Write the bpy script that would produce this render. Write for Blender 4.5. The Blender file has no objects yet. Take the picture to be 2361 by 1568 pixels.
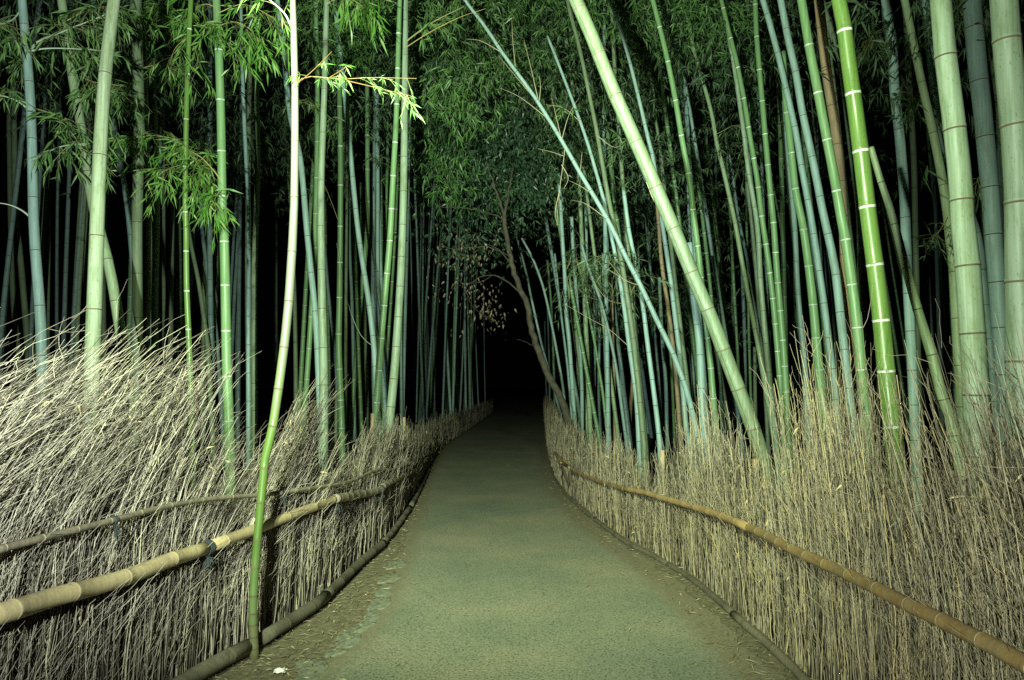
import bpy, math, random
import numpy as np
from mathutils import Vector

random.seed(7)
rng = np.random.default_rng(7)
C = bpy.context.scene.collection
S = bpy.context.scene

# ------------------------------------------------------------------ camera
FPX, CX, CY, HZ, EYE = 1705.0, 1180.5, 784.0, 890.0, 1.55
PITCH = math.atan((HZ - CY) / FPX)
cam = bpy.data.cameras.new('camera')
cam.lens = FPX / 2361 * 36
cam.sensor_width = 36
cam.clip_start, cam.clip_end = 0.05, 600
camo = bpy.data.objects.new('camera', cam)
C.objects.link(camo)
camo.location = (0, 0, EYE)
camo.rotation_euler = (math.radians(90) + PITCH, 0, 0)
S.camera = camo

# ------------------------------------------------------------------ night sky
W = bpy.data.worlds.new('World')
S.world = W
W.use_nodes = True
bg = W.node_tree.nodes['Background']
bg.inputs[0].default_value = (0.30, 0.42, 0.38, 1)
bg.inputs[1].default_value = 0.0008

# ------------------------------------------------------------------ the floodlights of the path
def spot(name, loc, aim, watts, col, size, blend=1.0, radius=0.05):
    l = bpy.data.lights.new(name, 'SPOT')
    l.energy = watts
    l.color = col
    l.spot_size = math.radians(size)
    l.spot_blend = blend
    l.shadow_soft_size = radius
    o = bpy.data.objects.new(name, l)
    C.objects.link(o)
    o.location = loc
    o.rotation_euler = (Vector(aim) - Vector(loc)).to_track_quat('-Z', 'Y').to_euler()
    return o

LX, LY, LZ = -0.90, -0.3, 2.0      # one cluster of floodlights left of the photographer
spot('floodlight', (LX, LY, LZ), (-3.5, 8.0, 4.2), 2800, (0.84, 1.0, 0.88), 94, 1.0, 0.035)
spot('right_floodlight', (LX, LY, LZ), (3.9, 7.0, 2.6), 1050, (0.86, 1.0, 0.78), 92, 1.0, 0.05)
spot('path_floodlight', (LX, LY, LZ + 2.0), (0.45, 10.2, 0.9), 5000, (0.80, 1.0, 0.64), 70, 1.0, 0.05)
spot('grove_floodlight', (LX, LY, LZ), (4.0, 17.0, 3.6), 2100, (0.72, 1.0, 0.97), 38, 1.0, 0.05)
spot('canopy_floodlight', (LX, LY, LZ), (1.0, 14.0, 9.6), 5600, (0.80, 1.0, 0.74), 56, 1.0, 0.05)

S.view_settings.view_transform = 'Standard'
S.view_settings.look = 'None'
S.view_settings.exposure = 0.0
S.view_settings.gamma = 1.0
S.cycles.max_bounces = 4
S.cycles.diffuse_bounces = 2
S.cycles.use_denoising = False
S.cycles.sample_clamp_indirect = 4

# ------------------------------------------------------------------ pixel -> place (tracing of the photograph, 2361 px wide)
cp, sp_ = math.cos(PITCH), math.sin(PITCH)
def ray(x, y):
    u, v = (x - CX) / FPX, (CY - y) / FPX
    return np.array([u, cp - v * sp_, sp_ + v * cp])
def at(x, y, Y):
    d = ray(x, y)
    return np.array([0, 0, EYE]) + d * (Y / d[1])
def gnd(x, y, z=0.0):
    d = ray(x, y)
    return np.array([0, 0, EYE]) + d * ((z - EYE) / d[2])

# ------------------------------------------------------------------ mesh helpers
def mk(name, V, F, mats, midx=None, attr=None, parent=None, loc=(0, 0, 0), smooth=True):
    V = np.asarray(V, dtype=np.float32)
    F = np.asarray(F, dtype=np.int32)
    me = bpy.data.meshes.new(name)
    nf, k = F.shape
    me.vertices.add(len(V)); me.vertices.foreach_set('co', (V - np.asarray(loc, np.float32)).ravel())
    me.loops.add(nf * k); me.loops.foreach_set('vertex_index', F.ravel())
    me.polygons.add(nf)
    me.polygons.foreach_set('loop_start', np.arange(0, nf * k, k, dtype=np.int32))
    me.polygons.foreach_set('loop_total', np.full(nf, k, dtype=np.int32))
    for m in (mats if isinstance(mats, (list, tuple)) else [mats]):
        me.materials.append(m)
    if midx is not None:
        me.polygons.foreach_set('material_index', np.asarray(midx, dtype=np.int32))
    me.polygons.foreach_set('use_smooth', np.full(nf, smooth, dtype=bool))
    if attr is not None:
        a = me.attributes.new('tone', 'FLOAT', 'POINT')
        a.data.foreach_set('value', np.asarray(attr, dtype=np.float32))
    me.update(calc_edges=True)
    me.validate()
    o = bpy.data.objects.new(name, me)
    C.objects.link(o)
    if parent is not None:
        o.parent = parent
        o.location = Vector(loc) - parent.location
    else:
        o.location = loc
    return o

def tag(o, label=None, cat=None, group=None, kind=None):
    if label: o['label'] = label
    if cat: o['category'] = cat
    if group: o['group'] = group
    if kind: o['kind'] = kind
    return o
def empty(name, loc, label, cat, group=None):
    o = bpy.data.objects.new(name, None)
    C.objects.link(o)
    o.location = loc
    o.empty_display_size = 0.2
    return tag(o, label, cat, group)

def tubes(P, R, sides=3):
    """P (n,k,3), R (n,k) -> verts, quads for n tubes"""
    n, k, _ = P.shape
    T = np.gradient(P, axis=1)
    T /= np.linalg.norm(T, axis=2, keepdims=True) + 1e-9
    ref = np.zeros((n, 1, 3)); ref[..., 0] = 1.0
    vert = np.abs(T[:, :, 2]).mean(axis=1) < 0.5
    ref[vert] = (0, 0, 1)
    ref = np.broadcast_to(ref, T.shape)
    A = np.cross(T, ref); A /= np.linalg.norm(A, axis=2, keepdims=True) + 1e-9
    B = np.cross(T, A)
    th = np.arange(sides) * 2 * np.pi / sides
    V = (P[:, :, None, :] + R[:, :, None, None] * (A[:, :, None, :] * np.cos(th)[None, None, :, None]
         + B[:, :, None, :] * np.sin(th)[None, None, :, None]))
    idx = np.arange(n * k * sides).reshape(n, k, sides)
    a = idx[:, :-1, :]; b = np.roll(a, -1, axis=2); d = idx[:, 1:, :]; c = np.roll(d, -1, axis=2)
    return V.reshape(-1, 3), np.stack([a, d, c, b], axis=-1).reshape(-1, 4)

def leaves(Bp, D, L, Wd, side=None):
    """lanceolate leaf quads: base points, directions, lengths, widths"""
    n = len(Bp)
    D = D / (np.linalg.norm(D, axis=1, keepdims=True) + 1e-9)
    if side is None:
        side = rng.normal(size=(n, 3))
    sd = np.cross(D, side); sd /= np.linalg.norm(sd, axis=1, keepdims=True) + 1e-9
    up = np.cross(sd, D)
    m = Bp + D * (L * 0.38)[:, None]
    V = np.stack([Bp, m + sd * (Wd / 2)[:, None] + up * (Wd * .15)[:, None],
                  Bp + D * L[:, None] - np.array([0, 0, 1.0]) * (L * 0.12)[:, None],
                  m - sd * (Wd / 2)[:, None] + up * (Wd * .15)[:, None]], axis=1)
    F = np.arange(n * 4).reshape(n, 4)
    return V.reshape(-1, 3), F

def smooth_curve(P, n):
    """Catmull-Rom through P, resampled to n points of equal arc length"""
    P = np.asarray(P, float)
    if len(P) == 2:
        t = np.linspace(0, 1, n)[:, None]
        return P[0] * (1 - t) + P[1] * t
    Q = np.vstack([2 * P[0] - P[1], P, 2 * P[-1] - P[-2]])
    out = []
    for i in range(1, len(Q) - 2):
        p0, p1, p2, p3 = Q[i - 1], Q[i], Q[i + 1], Q[i + 2]
        for t in np.linspace(0, 1, 12, endpoint=False):
            out.append(0.5 * (2 * p1 + (p2 - p0) * t + (2 * p0 - 5 * p1 + 4 * p2 - p3) * t * t + (3 * p1 - p0 - 3 * p2 + p3) * t ** 3))
    out.append(Q[-2])
    out = np.array(out)
    s = np.concatenate([[0], np.cumsum(np.linalg.norm(np.diff(out, axis=0), axis=1))])
    q = np.linspace(0, s[-1], n)
    return np.stack([np.interp(q, s, out[:, j]) for j in range(out.shape[1])], axis=1)
def length(P):
    return float(np.linalg.norm(np.diff(P, axis=0), axis=1).sum())

# ------------------------------------------------------------------ materials
def new_mat(name):
    m = bpy.data.materials.new(name)
    m.use_nodes = True
    nt = m.node_tree
    return m, nt, nt.nodes['Principled BSDF']
def N(nt, t, **kw):
    n = nt.nodes.new(t)
    for k, v in kw.items():
        if k.startswith('i_'):
            key = k[2:]
            n.inputs[int(key) if key.isdigit() else key.replace('_', ' ')].default_value = v
        else:
            setattr(n, k, v)
    return n
def ramp(nt, stops):
    r = nt.nodes.new('ShaderNodeValToRGB')
    e = r.color_ramp.elements
    while len(e) < len(stops): e.new(0.5)
    for q, (p, c) in zip(e, stops):
        q.position = p; q.color = (*c, 1)
    return r

def culm_mat(name, c1, c2, c3, rough=0.42, stain=0.5):
    m, nt, b = new_mat(name)
    L = nt.links.new
    tc = N(nt, 'ShaderNodeTexCoord')
    oi = N(nt, 'ShaderNodeObjectInfo')
    add = N(nt, 'ShaderNodeVectorMath', operation='ADD')
    mul = N(nt, 'ShaderNodeVectorMath', operation='SCALE'); mul.inputs['Scale'].default_value = 37.0
    comb = N(nt, 'ShaderNodeCombineXYZ')
    for k in range(3): L(oi.outputs['Random'], comb.inputs[k])
    L(comb.outputs[0], mul.inputs[0]); L(tc.outputs['Object'], add.inputs[0]); L(mul.outputs[0], add.inputs[1])
    mp = N(nt, 'ShaderNodeMapping'); mp.inputs['Scale'].default_value = (60, 60, 1.3)
    L(add.outputs[0], mp.inputs[0])
    n1 = N(nt, 'ShaderNodeTexNoise', i_Scale=1.0, i_Detail=5.0, i_Roughness=0.6); L(mp.outputs[0], n1.inputs['Vector'])
    r1 = ramp(nt, [(0.32, c1), (0.62, c2)]); L(n1.outputs[0], r1.inputs[0])
    mp2 = N(nt, 'ShaderNodeMapping'); mp2.inputs['Scale'].default_value = (14, 14, 3.5)
    L(add.outputs[0], mp2.inputs[0])
    n2 = N(nt, 'ShaderNodeTexNoise', i_Scale=1.0, i_Detail=8.0, i_Roughness=0.72); L(mp2.outputs[0], n2.inputs['Vector'])
    r2 = ramp(nt, [(0.50, (0, 0, 0)), (0.68, (stain, stain, stain))]); L(n2.outputs[0], r2.inputs[0])
    mx = N(nt, 'ShaderNodeMixRGB'); L(r2.outputs[0], mx.inputs[0]); L(r1.outputs[0], mx.inputs[1]); mx.inputs[2].default_value = (*c3, 1)
    # small dark specks
    mp3 = N(nt, 'ShaderNodeMapping'); mp3.inputs['Scale'].default_value = (160, 160, 60)
    L(add.outputs[0], mp3.inputs[0])
    n3 = N(nt, 'ShaderNodeTexNoise', i_Scale=1.0, i_Detail=2.0); L(mp3.outputs[0], n3.inputs['Vector'])
    r3 = ramp(nt, [(0.28, (0.45, 0.42, 0.36)), (0.38, (1, 1, 1))]); L(n3.outputs[0], r3.inputs[0])
    mm = N(nt, 'ShaderNodeMixRGB', blend_type='MULTIPLY'); mm.inputs[0].default_value = 0.7
    L(mx.outputs[0], mm.inputs[1]); L(r3.outputs[0], mm.inputs[2])
    # each culm its own tone
    hs = N(nt, 'ShaderNodeHueSaturation')
    mr = N(nt, 'ShaderNodeMapRange'); mr.inputs['To Min'].default_value = 0.72; mr.inputs['To Max'].default_value = 1.14
    L(oi.outputs['Random'], mr.inputs[0]); L(mr.outputs[0], hs.inputs['Value']); L(mm.outputs[0], hs.inputs['Color'])
    L(hs.outputs[0], b.inputs['Base Color'])
    rr = N(nt, 'ShaderNodeMapRange'); rr.inputs['To Min'].default_value = rough - .08; rr.inputs['To Max'].default_value = rough + .2
    L(n2.outputs[0], rr.inputs[0]); L(rr.outputs[0], b.inputs['Roughness'])
    bp = N(nt, 'ShaderNodeBump', i_Strength=0.25, i_Distance=0.002); L(n1.outputs[0], bp.inputs['Height']); L(bp.outputs[0], b.inputs['Normal'])
    return m

KM = {
    'pale': culm_mat('pale_waxy_culm', (0.19, 0.27, 0.15), (0.33, 0.42, 0.30), (0.16, 0.215, 0.09), 0.5, 0.95),
    'blue': culm_mat('blue_grey_culm', (0.25, 0.39, 0.34), (0.38, 0.54, 0.49), (0.21, 0.30, 0.21), 0.5, 0.6),
    'green': culm_mat('green_culm', (0.14, 0.27, 0.10), (0.21, 0.36, 0.16), (0.24, 0.33, 0.16), 0.38, 0.4),
    'bright': culm_mat('fresh_green_culm', (0.085, 0.175, 0.035), (0.145, 0.24, 0.06), (0.12, 0.165, 0.05), 0.28, 0.35),
    'olive': culm_mat('olive_culm', (0.27, 0.38, 0.19), (0.39, 0.50, 0.29), (0.24, 0.28, 0.13), 0.45, 0.6),
    'cream': culm_mat('mossy_cream_culm', (0.16, 0.205, 0.105), (0.29, 0.35, 0.23), (0.12, 0.16, 0.055), 0.5, 0.95),
    'giant': culm_mat('leaning_giant_culm', (0.105, 0.145, 0.075), (0.175, 0.22, 0.13), (0.085, 0.12, 0.04), 0.5, 0.7),
    'tan': culm_mat('dead_tan_culm', (0.38, 0.27, 0.15), (0.52, 0.38, 0.22), (0.28, 0.19, 0.10), 0.6, 0.6),
    'rail': culm_mat('dry_rail_bamboo', (0.36, 0.27, 0.14), (0.46, 0.36, 0.20), (0.26, 0.22, 0.15), 0.42, 0.7),
    'oldrail': culm_mat('weathered_rail_bamboo', (0.19, 0.15, 0.10), (0.28, 0.23, 0.16), (0.13, 0.11, 0.07), 0.6, 0.8),
    'redrail': culm_mat('amber_rail_bamboo', (0.22, 0.14, 0.055), (0.32, 0.21, 0.09), (0.22, 0.19, 0.12), 0.42, 0.8),
    'kerb': culm_mat('grey_ground_bamboo', (0.11, 0.095, 0.06), (0.17, 0.15, 0.10), (0.07, 0.06, 0.04), 0.75, 0.8),
}
def flat_mat(name, c, rough=0.7, var=0.25, scale=30, trans=0.0):
    m, nt, b = new_mat(name)
    tc = N(nt, 'ShaderNodeTexCoord')
    n = N(nt, 'ShaderNodeTexNoise', i_Scale=float(scale), i_Detail=4.0)
    nt.links.new(tc.outputs['Object'], n.inputs['Vector'])
    r = ramp(nt, [(0.3, tuple(x * (1 - var) for x in c)), (0.7, tuple(min(1, x * (1 + var)) for x in c))])
    nt.links.new(n.outputs[0], r.inputs[0]); nt.links.new(r.outputs[0], b.inputs['Base Color'])
    b.inputs['Roughness'].default_value = rough
    return m
RING_DARK = flat_mat('dark_node_scar', (0.10, 0.075, 0.045), 0.8)
RING_WHITE = flat_mat('white_node_bloom', (0.56, 0.62, 0.52), 0.8, 0.45)
RING_BUFF = flat_mat('buff_node_ring', (0.50, 0.42, 0.26), 0.7)
ROPE = flat_mat('black_palm_rope', (0.025, 0.03, 0.03), 0.9)
WIRE = flat_mat('pale_binding_wire', (0.60, 0.60, 0.52), 0.5)

def tone_mat(name, stops, rough=0.7, trans=0.0, noise=None):
    """colour by the per-piece 'tone' attribute"""
    m, nt, b = new_mat(name)
    L = nt.links.new
    a = N(nt, 'ShaderNodeAttribute', attribute_name='tone')
    r = ramp(nt, stops)
    src = a.outputs['Fac']
    if noise:
        tc = N(nt, 'ShaderNodeTexCoord')
        nn = N(nt, 'ShaderNodeTexNoise', i_Scale=float(noise), i_Detail=3.0); L(tc.outputs['Object'], nn.inputs['Vector'])
        ad = N(nt, 'ShaderNodeMath', operation='MULTIPLY_ADD'); ad.inputs[1].default_value = 0.6; ad.inputs[2].default_value = -0.3
        L(nn.outputs[0], ad.inputs[0])
        sm = N(nt, 'ShaderNodeMath', operation='ADD'); L(a.outputs['Fac'], sm.inputs[0]); L(ad.outputs[0], sm.inputs[1])
        src = sm.outputs[0]
    L(src, r.inputs[0]); L(r.outputs[0], b.inputs['Base Color'])
    b.inputs['Roughness'].default_value = rough
    if trans:
        t = N(nt, 'ShaderNodeBsdfTranslucent'); L(r.outputs[0], t.inputs[0])
        mx = N(nt, 'ShaderNodeMixShader'); mx.inputs[0].default_value = trans
        L(b.outputs[0], mx.inputs[1]); L(t.outputs[0], mx.inputs[2])
        L(mx.outputs[0], nt.nodes['Material Output'].inputs[0])
    return m
TWIG_L = tone_mat('grey_brushwood', [(0, (0.045, 0.034, 0.024)), (0.35, (0.145, 0.118, 0.09)), (0.6, (0.275, 0.23, 0.18)), (0.85, (0.45, 0.39, 0.31)), (1, (0.54, 0.48, 0.32))], 0.65, noise=9)
TWIG_R = tone_mat('straw_brushwood', [(0, (0.04, 0.03, 0.018)), (0.3, (0.13, 0.105, 0.068)), (0.55, (0.25, 0.21, 0.145)), (0.8, (0.40, 0.34, 0.235)), (1, (0.50, 0.385, 0.19))], 0.65, noise=9)
DRYLEAF = tone_mat('dry_leaf', [(0, (0.36, 0.26, 0.12)), (1, (0.62, 0.52, 0.30))], 0.7, 0.15)
BROWNLEAF = tone_mat('withered_brown_leaf', [(0, (0.12, 0.09, 0.055)), (1, (0.26, 0.20, 0.13))], 0.7, 0.15)
LEAF_BRIGHT = tone_mat('fresh_bamboo_leaf', [(0, (0.07, 0.20, 0.03)), (0.5, (0.14, 0.34, 0.05)), (1, (0.30, 0.46, 0.13))], 0.4, 0.3)
LEAF_DULL = tone_mat('grey_green_bamboo_leaf', [(0, (0.06, 0.15, 0.035)), (0.6, (0.15, 0.29, 0.08)), (1, (0.27, 0.40, 0.15))], 0.45, 0.25)
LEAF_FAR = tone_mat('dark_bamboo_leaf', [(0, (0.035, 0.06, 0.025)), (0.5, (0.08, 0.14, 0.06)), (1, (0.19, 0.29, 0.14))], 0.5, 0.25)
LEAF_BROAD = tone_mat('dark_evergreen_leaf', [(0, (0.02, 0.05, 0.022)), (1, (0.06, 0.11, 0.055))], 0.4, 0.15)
STEM = tone_mat('yellow_twig', [(0, (0.30, 0.30, 0.12)), (1, (0.46, 0.36, 0.12))], 0.5)
STEM_ORANGE = tone_mat('orange_twig', [(0, (0.13, 0.06, 0.012)), (1, (0.17, 0.11, 0.03))], 0.5)
STEM_PALE = tone_mat('pale_branch', [(0, (0.36, 0.46, 0.32)), (1, (0.46, 0.56, 0.42))], 0.5)
TWIGGREEN = tone_mat('fine_green_twig', [(0, (0.12, 0.15, 0.05)), (1, (0.24, 0.24, 0.09))], 0.6)
STEM_DEAD = tone_mat('dead_tan_branch', [(0, (0.38, 0.32, 0.18)), (1, (0.50, 0.42, 0.26))], 0.7)
BARK = flat_mat('brown_bark', (0.055, 0.046, 0.028), 0.85, 0.45, 12)

# ------------------------------------------------------------------ ground
def ground_mats():
    m, nt, b = new_mat('grove_soil')
    L = nt.links.new
    tc = N(nt, 'ShaderNodeTexCoord')
    n = N(nt, 'ShaderNodeTexNoise', i_Scale=6.0, i_Detail=10.0, i_Roughness=0.7); L(tc.outputs['Object'], n.inputs[0])
    r = ramp(nt, [(0.3, (0.02, 0.016, 0.01)), (0.7, (0.07, 0.055, 0.032))]); L(n.outputs[0], r.inputs[0]); L(r.outputs[0], b.inputs[0])
    b.inputs['Roughness'].default_value = 0.95
    soil = m
    m, nt, b = new_mat('verge_dirt')
    L = nt.links.new
    tc = N(nt, 'ShaderNodeTexCoord')
    n = N(nt, 'ShaderNodeTexNoise', i_Scale=22.0, i_Detail=10.0, i_Roughness=0.75); L(tc.outputs['Object'], n.inputs[0])
    r = ramp(nt, [(0.3, (0.07, 0.058, 0.03)), (0.5, (0.16, 0.135, 0.075)), (0.72, (0.28, 0.24, 0.14))]); L(n.outputs[0], r.inputs[0]); L(r.outputs[0], b.inputs[0])
    bp = N(nt, 'ShaderNodeBump', i_Strength=0.8, i_Distance=0.02); L(n.outputs[0], bp.inputs['Height']); L(bp.outputs[0], b.inputs['Normal'])
    b.inputs['Roughness'].default_value = 0.95
    verge = m
    m, nt, b = new_mat('path_asphalt')
    L = nt.links.new
    tc = N(nt, 'ShaderNodeTexCoord')
    big = N(nt, 'ShaderNodeTexNoise', i_Scale=0.9, i_Detail=6.0, i_Roughness=0.6); L(tc.outputs['Object'], big.inputs[0])
    rb = ramp(nt, [(0.32, (0.175, 0.20, 0.14)), (0.5, (0.23, 0.235, 0.16)), (0.68, (0.295, 0.27, 0.18))]); L(big.outputs[0], rb.inputs[0])
    fine = N(nt, 'ShaderNodeTexNoise', i_Scale=75.0, i_Detail=4.0, i_Roughness=0.7); L(tc.outputs['Object'], fine.inputs[0])
    rf = ramp(nt, [(0.36, (0.25, 0.24, 0.20)), (0.46, (0.92, 0.92, 0.92)), (0.58, (1.0, 1.0, 1.0)), (0.68, (1.5, 1.5, 1.4))]); L(fine.outputs[0], rf.inputs[0])
    mm = N(nt, 'ShaderNodeMixRGB', blend_type='MULTIPLY'); mm.inputs[0].default_value = 1
    L(rb.outputs[0], mm.inputs[1]); L(rf.outputs[0], mm.inputs[2])
    vo = N(nt, 'ShaderNodeTexVoronoi', i_Scale=48.0); L(tc.outputs['Object'], vo.inputs['Vector'])
    rv = ramp(nt, [(0.0, (0.20, 0.19, 0.15)), (0.20, (0.40, 0.38, 0.32)), (0.28, (1, 1, 1))]); L(vo.outputs['Distance'], rv.inputs[0])
    m2 = N(nt, 'ShaderNodeMixRGB', blend_type='MULTIPLY'); m2.inputs[0].default_value = 0.75
    L(mm.outputs[0], m2.inputs[1]); L(rv.outputs[0], m2.inputs[2])
    at_ = N(nt, 'ShaderNodeAttribute', attribute_name='tone')
    dn = N(nt, 'ShaderNodeTexNoise', i_Scale=9.0, i_Detail=8.0, i_Roughness=0.75); L(tc.outputs['Object'], dn.inputs[0])
    sm = N(nt, 'ShaderNodeMath', operation='ADD'); L(at_.outputs['Fac'], sm.inputs[0]); L(dn.outputs[0], sm.inputs[1])
    rd = ramp(nt, [(0.62, (0, 0, 0)), (0.92, (1, 1, 1))]); 
    hv = N(nt, 'ShaderNodeMath', operation='MULTIPLY'); hv.inputs[1].default_value = 0.72; L(sm.outputs[0], hv.inputs[0]); L(hv.outputs[0], rd.inputs[0])
    dirt = ramp(nt, [(0.3, (0.10, 0.085, 0.048)), (0.5, (0.19, 0.165, 0.10)), (0.72, (0.29, 0.26, 0.165))])
    d2 = N(nt, 'ShaderNodeTexNoise', i_Scale=60.0, i_Detail=6.0, i_Roughness=0.75); L(tc.outputs['Object'], d2.inputs[0]); L(d2.outputs[0], dirt.inputs[0])
    m3 = N(nt, 'ShaderNodeMixRGB'); L(rd.outputs[0], m3.inputs[0]); L(m2.outputs[0], m3.inputs[1]); L(dirt.outputs[0], m3.inputs[2])
    L(m3.outputs[0], b.inputs[0])
    bp = N(nt, 'ShaderNodeBump', i_Strength=0.5, i_Distance=0.004); L(fine.outputs[0], bp.inputs['Height']); L(bp.outputs[0], b.inputs['Normal'])
    b.inputs['Roughness'].default_value = 0.85
    return soil, verge, m
SOIL, VERGE, ASPHALT = ground_mats()

g = mk('ground', [(-250, -60, 0), (250, -60, 0), (250, 400, 0), (-250, 400, 0)], [(0, 1, 2, 3)], SOIL)
tag(g, 'dark leaf-littered soil under the bamboo grove', kind='structure')

# fence foot lines: traced, turned to ground points, continued past the camera
LB = [(440, 1568), (580, 1490), (640, 1450), (740, 1380), (830, 1290), (880, 1250), (930, 1190), (960, 1140), (978, 1100),
      (987, 1080), (1006, 1052), (1040, 1015), (1090, 983), (1130, 955), (1155, 933)]
RB = [(1870, 1568), (1780, 1480), (1700, 1410), (1600, 1330), (1500, 1270), (1440, 1240), (1370, 1190), (1310, 1140),
      (1280, 1100), (1266, 1060), (1259, 1000), (1254, 950), (1252, 930)]
left_xy = np.array([(-2.25, -0.8), (-2.08, 1.2), (-1.86, 2.75)] + [tuple(gnd(*p)[:2]) for p in LB] + [(-0.3, 80)])
right_xy = np.array([(1.75, -0.8), (1.74, 1.2), (1.66, 2.4)] + [tuple(gnd(*p)[:2]) for p in RB] + [(4.2, 80)])
def dense(xy, n=900):
    s = np.concatenate([[0], np.cumsum(np.linalg.norm(np.diff(xy, axis=0), axis=1))])
    q = s[-1] * np.linspace(0, 1, n) ** 1.7
    P = np.stack([np.interp(q, s, xy[:, j]) for j in (0, 1)], 1)
    for _ in range(6):
        P[1:-1] = 0.25 * P[:-2] + 0.5 * P[1:-1] + 0.25 * P[2:]
    return P
LXY, RXY = dense(left_xy), dense(right_xy)
def fence_x(side, Y):
    P = LXY if side < 0 else RXY
    return float(np.interp(Y, P[:, 1], P[:, 0]))
def col_point(side, x):
    """foot of the fence in picture column x"""
    P = LXY if side < 0 else RXY
    P = P[P[:, 1] > 0.6]
    c = CX + FPX * P[:, 0] / P[:, 1] * 1.0
    if side < 0:
        o = np.argsort(c)
        return np.array([np.interp(x, c[o], P[o, 0]), np.interp(x, c[o], P[o, 1])])
    o = np.argsort(c)
    return np.array([np.interp(x, c[o], P[o, 0]), np.interp(x, c[o], P[o, 1])])

# path sheet and dirt verges
ys = np.concatenate([np.linspace(-4, 16, 160), np.linspace(16.2, 85, 80)])
left_edge_px = [(700, 1568), (735, 1535), (775, 1507), (815, 1476), (845, 1445), (872, 1400), (895, 1350), (915, 1300), (932, 1240), (955, 1180), (972, 1130), (992, 1083)]
le = np.array([tuple(gnd(*p)[:2]) for p in left_edge_px])
def path_left(Y):
    a = np.interp(Y, le[:, 1], le[:, 0])
    if Y > le[-1, 1]: a = fence_x(-1, Y) + 0.06
    if Y < le[0, 1]: a = le[0, 0] - (le[0, 1] - Y) * 0.08
    return a
def path_right(Y):
    return fence_x(1, Y) - 0.10 - 0.20 * math.exp(-((Y - 5.5) / 4.0) ** 2)
def strip(name, xa, xb, z, mat, nx=2, edge=None):
    V, F, A = [], [], []
    for Y in ys:
        a, b = xa(Y), xb(Y)
        for i in range(nx):
            x = a + (b - a) * i / (nx - 1)
            V.append((x, Y, z))
            A.append(edge(x, Y) if edge else 0.0)
    for j in range(len(ys) - 1):
        for i in range(nx - 1):
            q = j * nx + i
            F.append((q, q + 1, q + nx + 1, q + nx))
    return mk(name, V, F, mat, attr=A)
tag(strip('verge', lambda Y: fence_x(-1, Y) - 0.5, lambda Y: fence_x(1, Y) + 0.5, 0.004, VERGE, 6), 'brown dirt verge littered with straw beside the path', kind='structure')
edge_f = lambda x, Y: max(0.0, 1 - min(x - path_left(Y), path_right(Y) - x) / 0.30)
wob = lambda Y, k: 0.025 * math.sin(Y * 7.1 + k) + 0.02 * math.sin(Y * 17.3 + 2 * k) + 0.012 * math.sin(Y * 41 + k)
tag(strip('path', lambda Y: path_left(Y) + wob(Y, 1), lambda Y: path_right(Y) + 0.1 + wob(Y, 4), 0.010, ASPHALT, 60, edge_f), 'speckled olive grey asphalt footpath running into the dark', kind='structure')

# straw and leaf litter on the verges
def litter():
    n = 6500
    Y = 2.6 + 12 * rng.random(n) ** 1.6
    sd = rng.random(n) < 0.7
    X = np.zeros(n)
    for i in range(n):
        if sd[i]:
            a, b = fence_x(-1, Y[i]) - 0.05, path_left(Y[i]) + 0.04
            X[i] = a + (b - a) * rng.random() ** 1.1
        else:
            b, a = path_right(Y[i]) - 0.10, fence_x(1, Y[i]) + 0.05
            X[i] = a + (b - a) * rng.random() ** 1.4
    for i in range(170):
        X[i] = path_left(Y[i]) + (path_right(Y[i]) - path_left(Y[i])) * rng.random()
    Bp = np.stack([X, Y, 0.012 + 0.012 * rng.random(n)], 1)
    D = np.stack([rng.normal(size=n), rng.normal(size=n), 0.10 * rng.normal(size=n)], 1)
    L = rng.uniform(0.015, 0.085, n)
    Wd = rng.uniform(0.002, 0.010, n)
    V, F = leaves(Bp, D, L, Wd, np.tile([0, 0, 1.0], (n, 1)) + 0.3 * rng.normal(size=(n, 3)))
    V[:, 2] = np.maximum(V[:, 2], 0.011)
    m = tone_mat('verge_straw', [(0, (0.10, 0.08, 0.04)), (0.6, (0.26, 0.22, 0.12)), (1, (0.48, 0.42, 0.26))], 0.8)
    o = mk('straw_litter', V, F, m, attr=np.repeat(rng.random(n), 4), smooth=False)
    tag(o, 'straw bits and fallen bamboo leaves littering the dirt verges', 'litter', kind='stuff')
litter()

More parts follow.
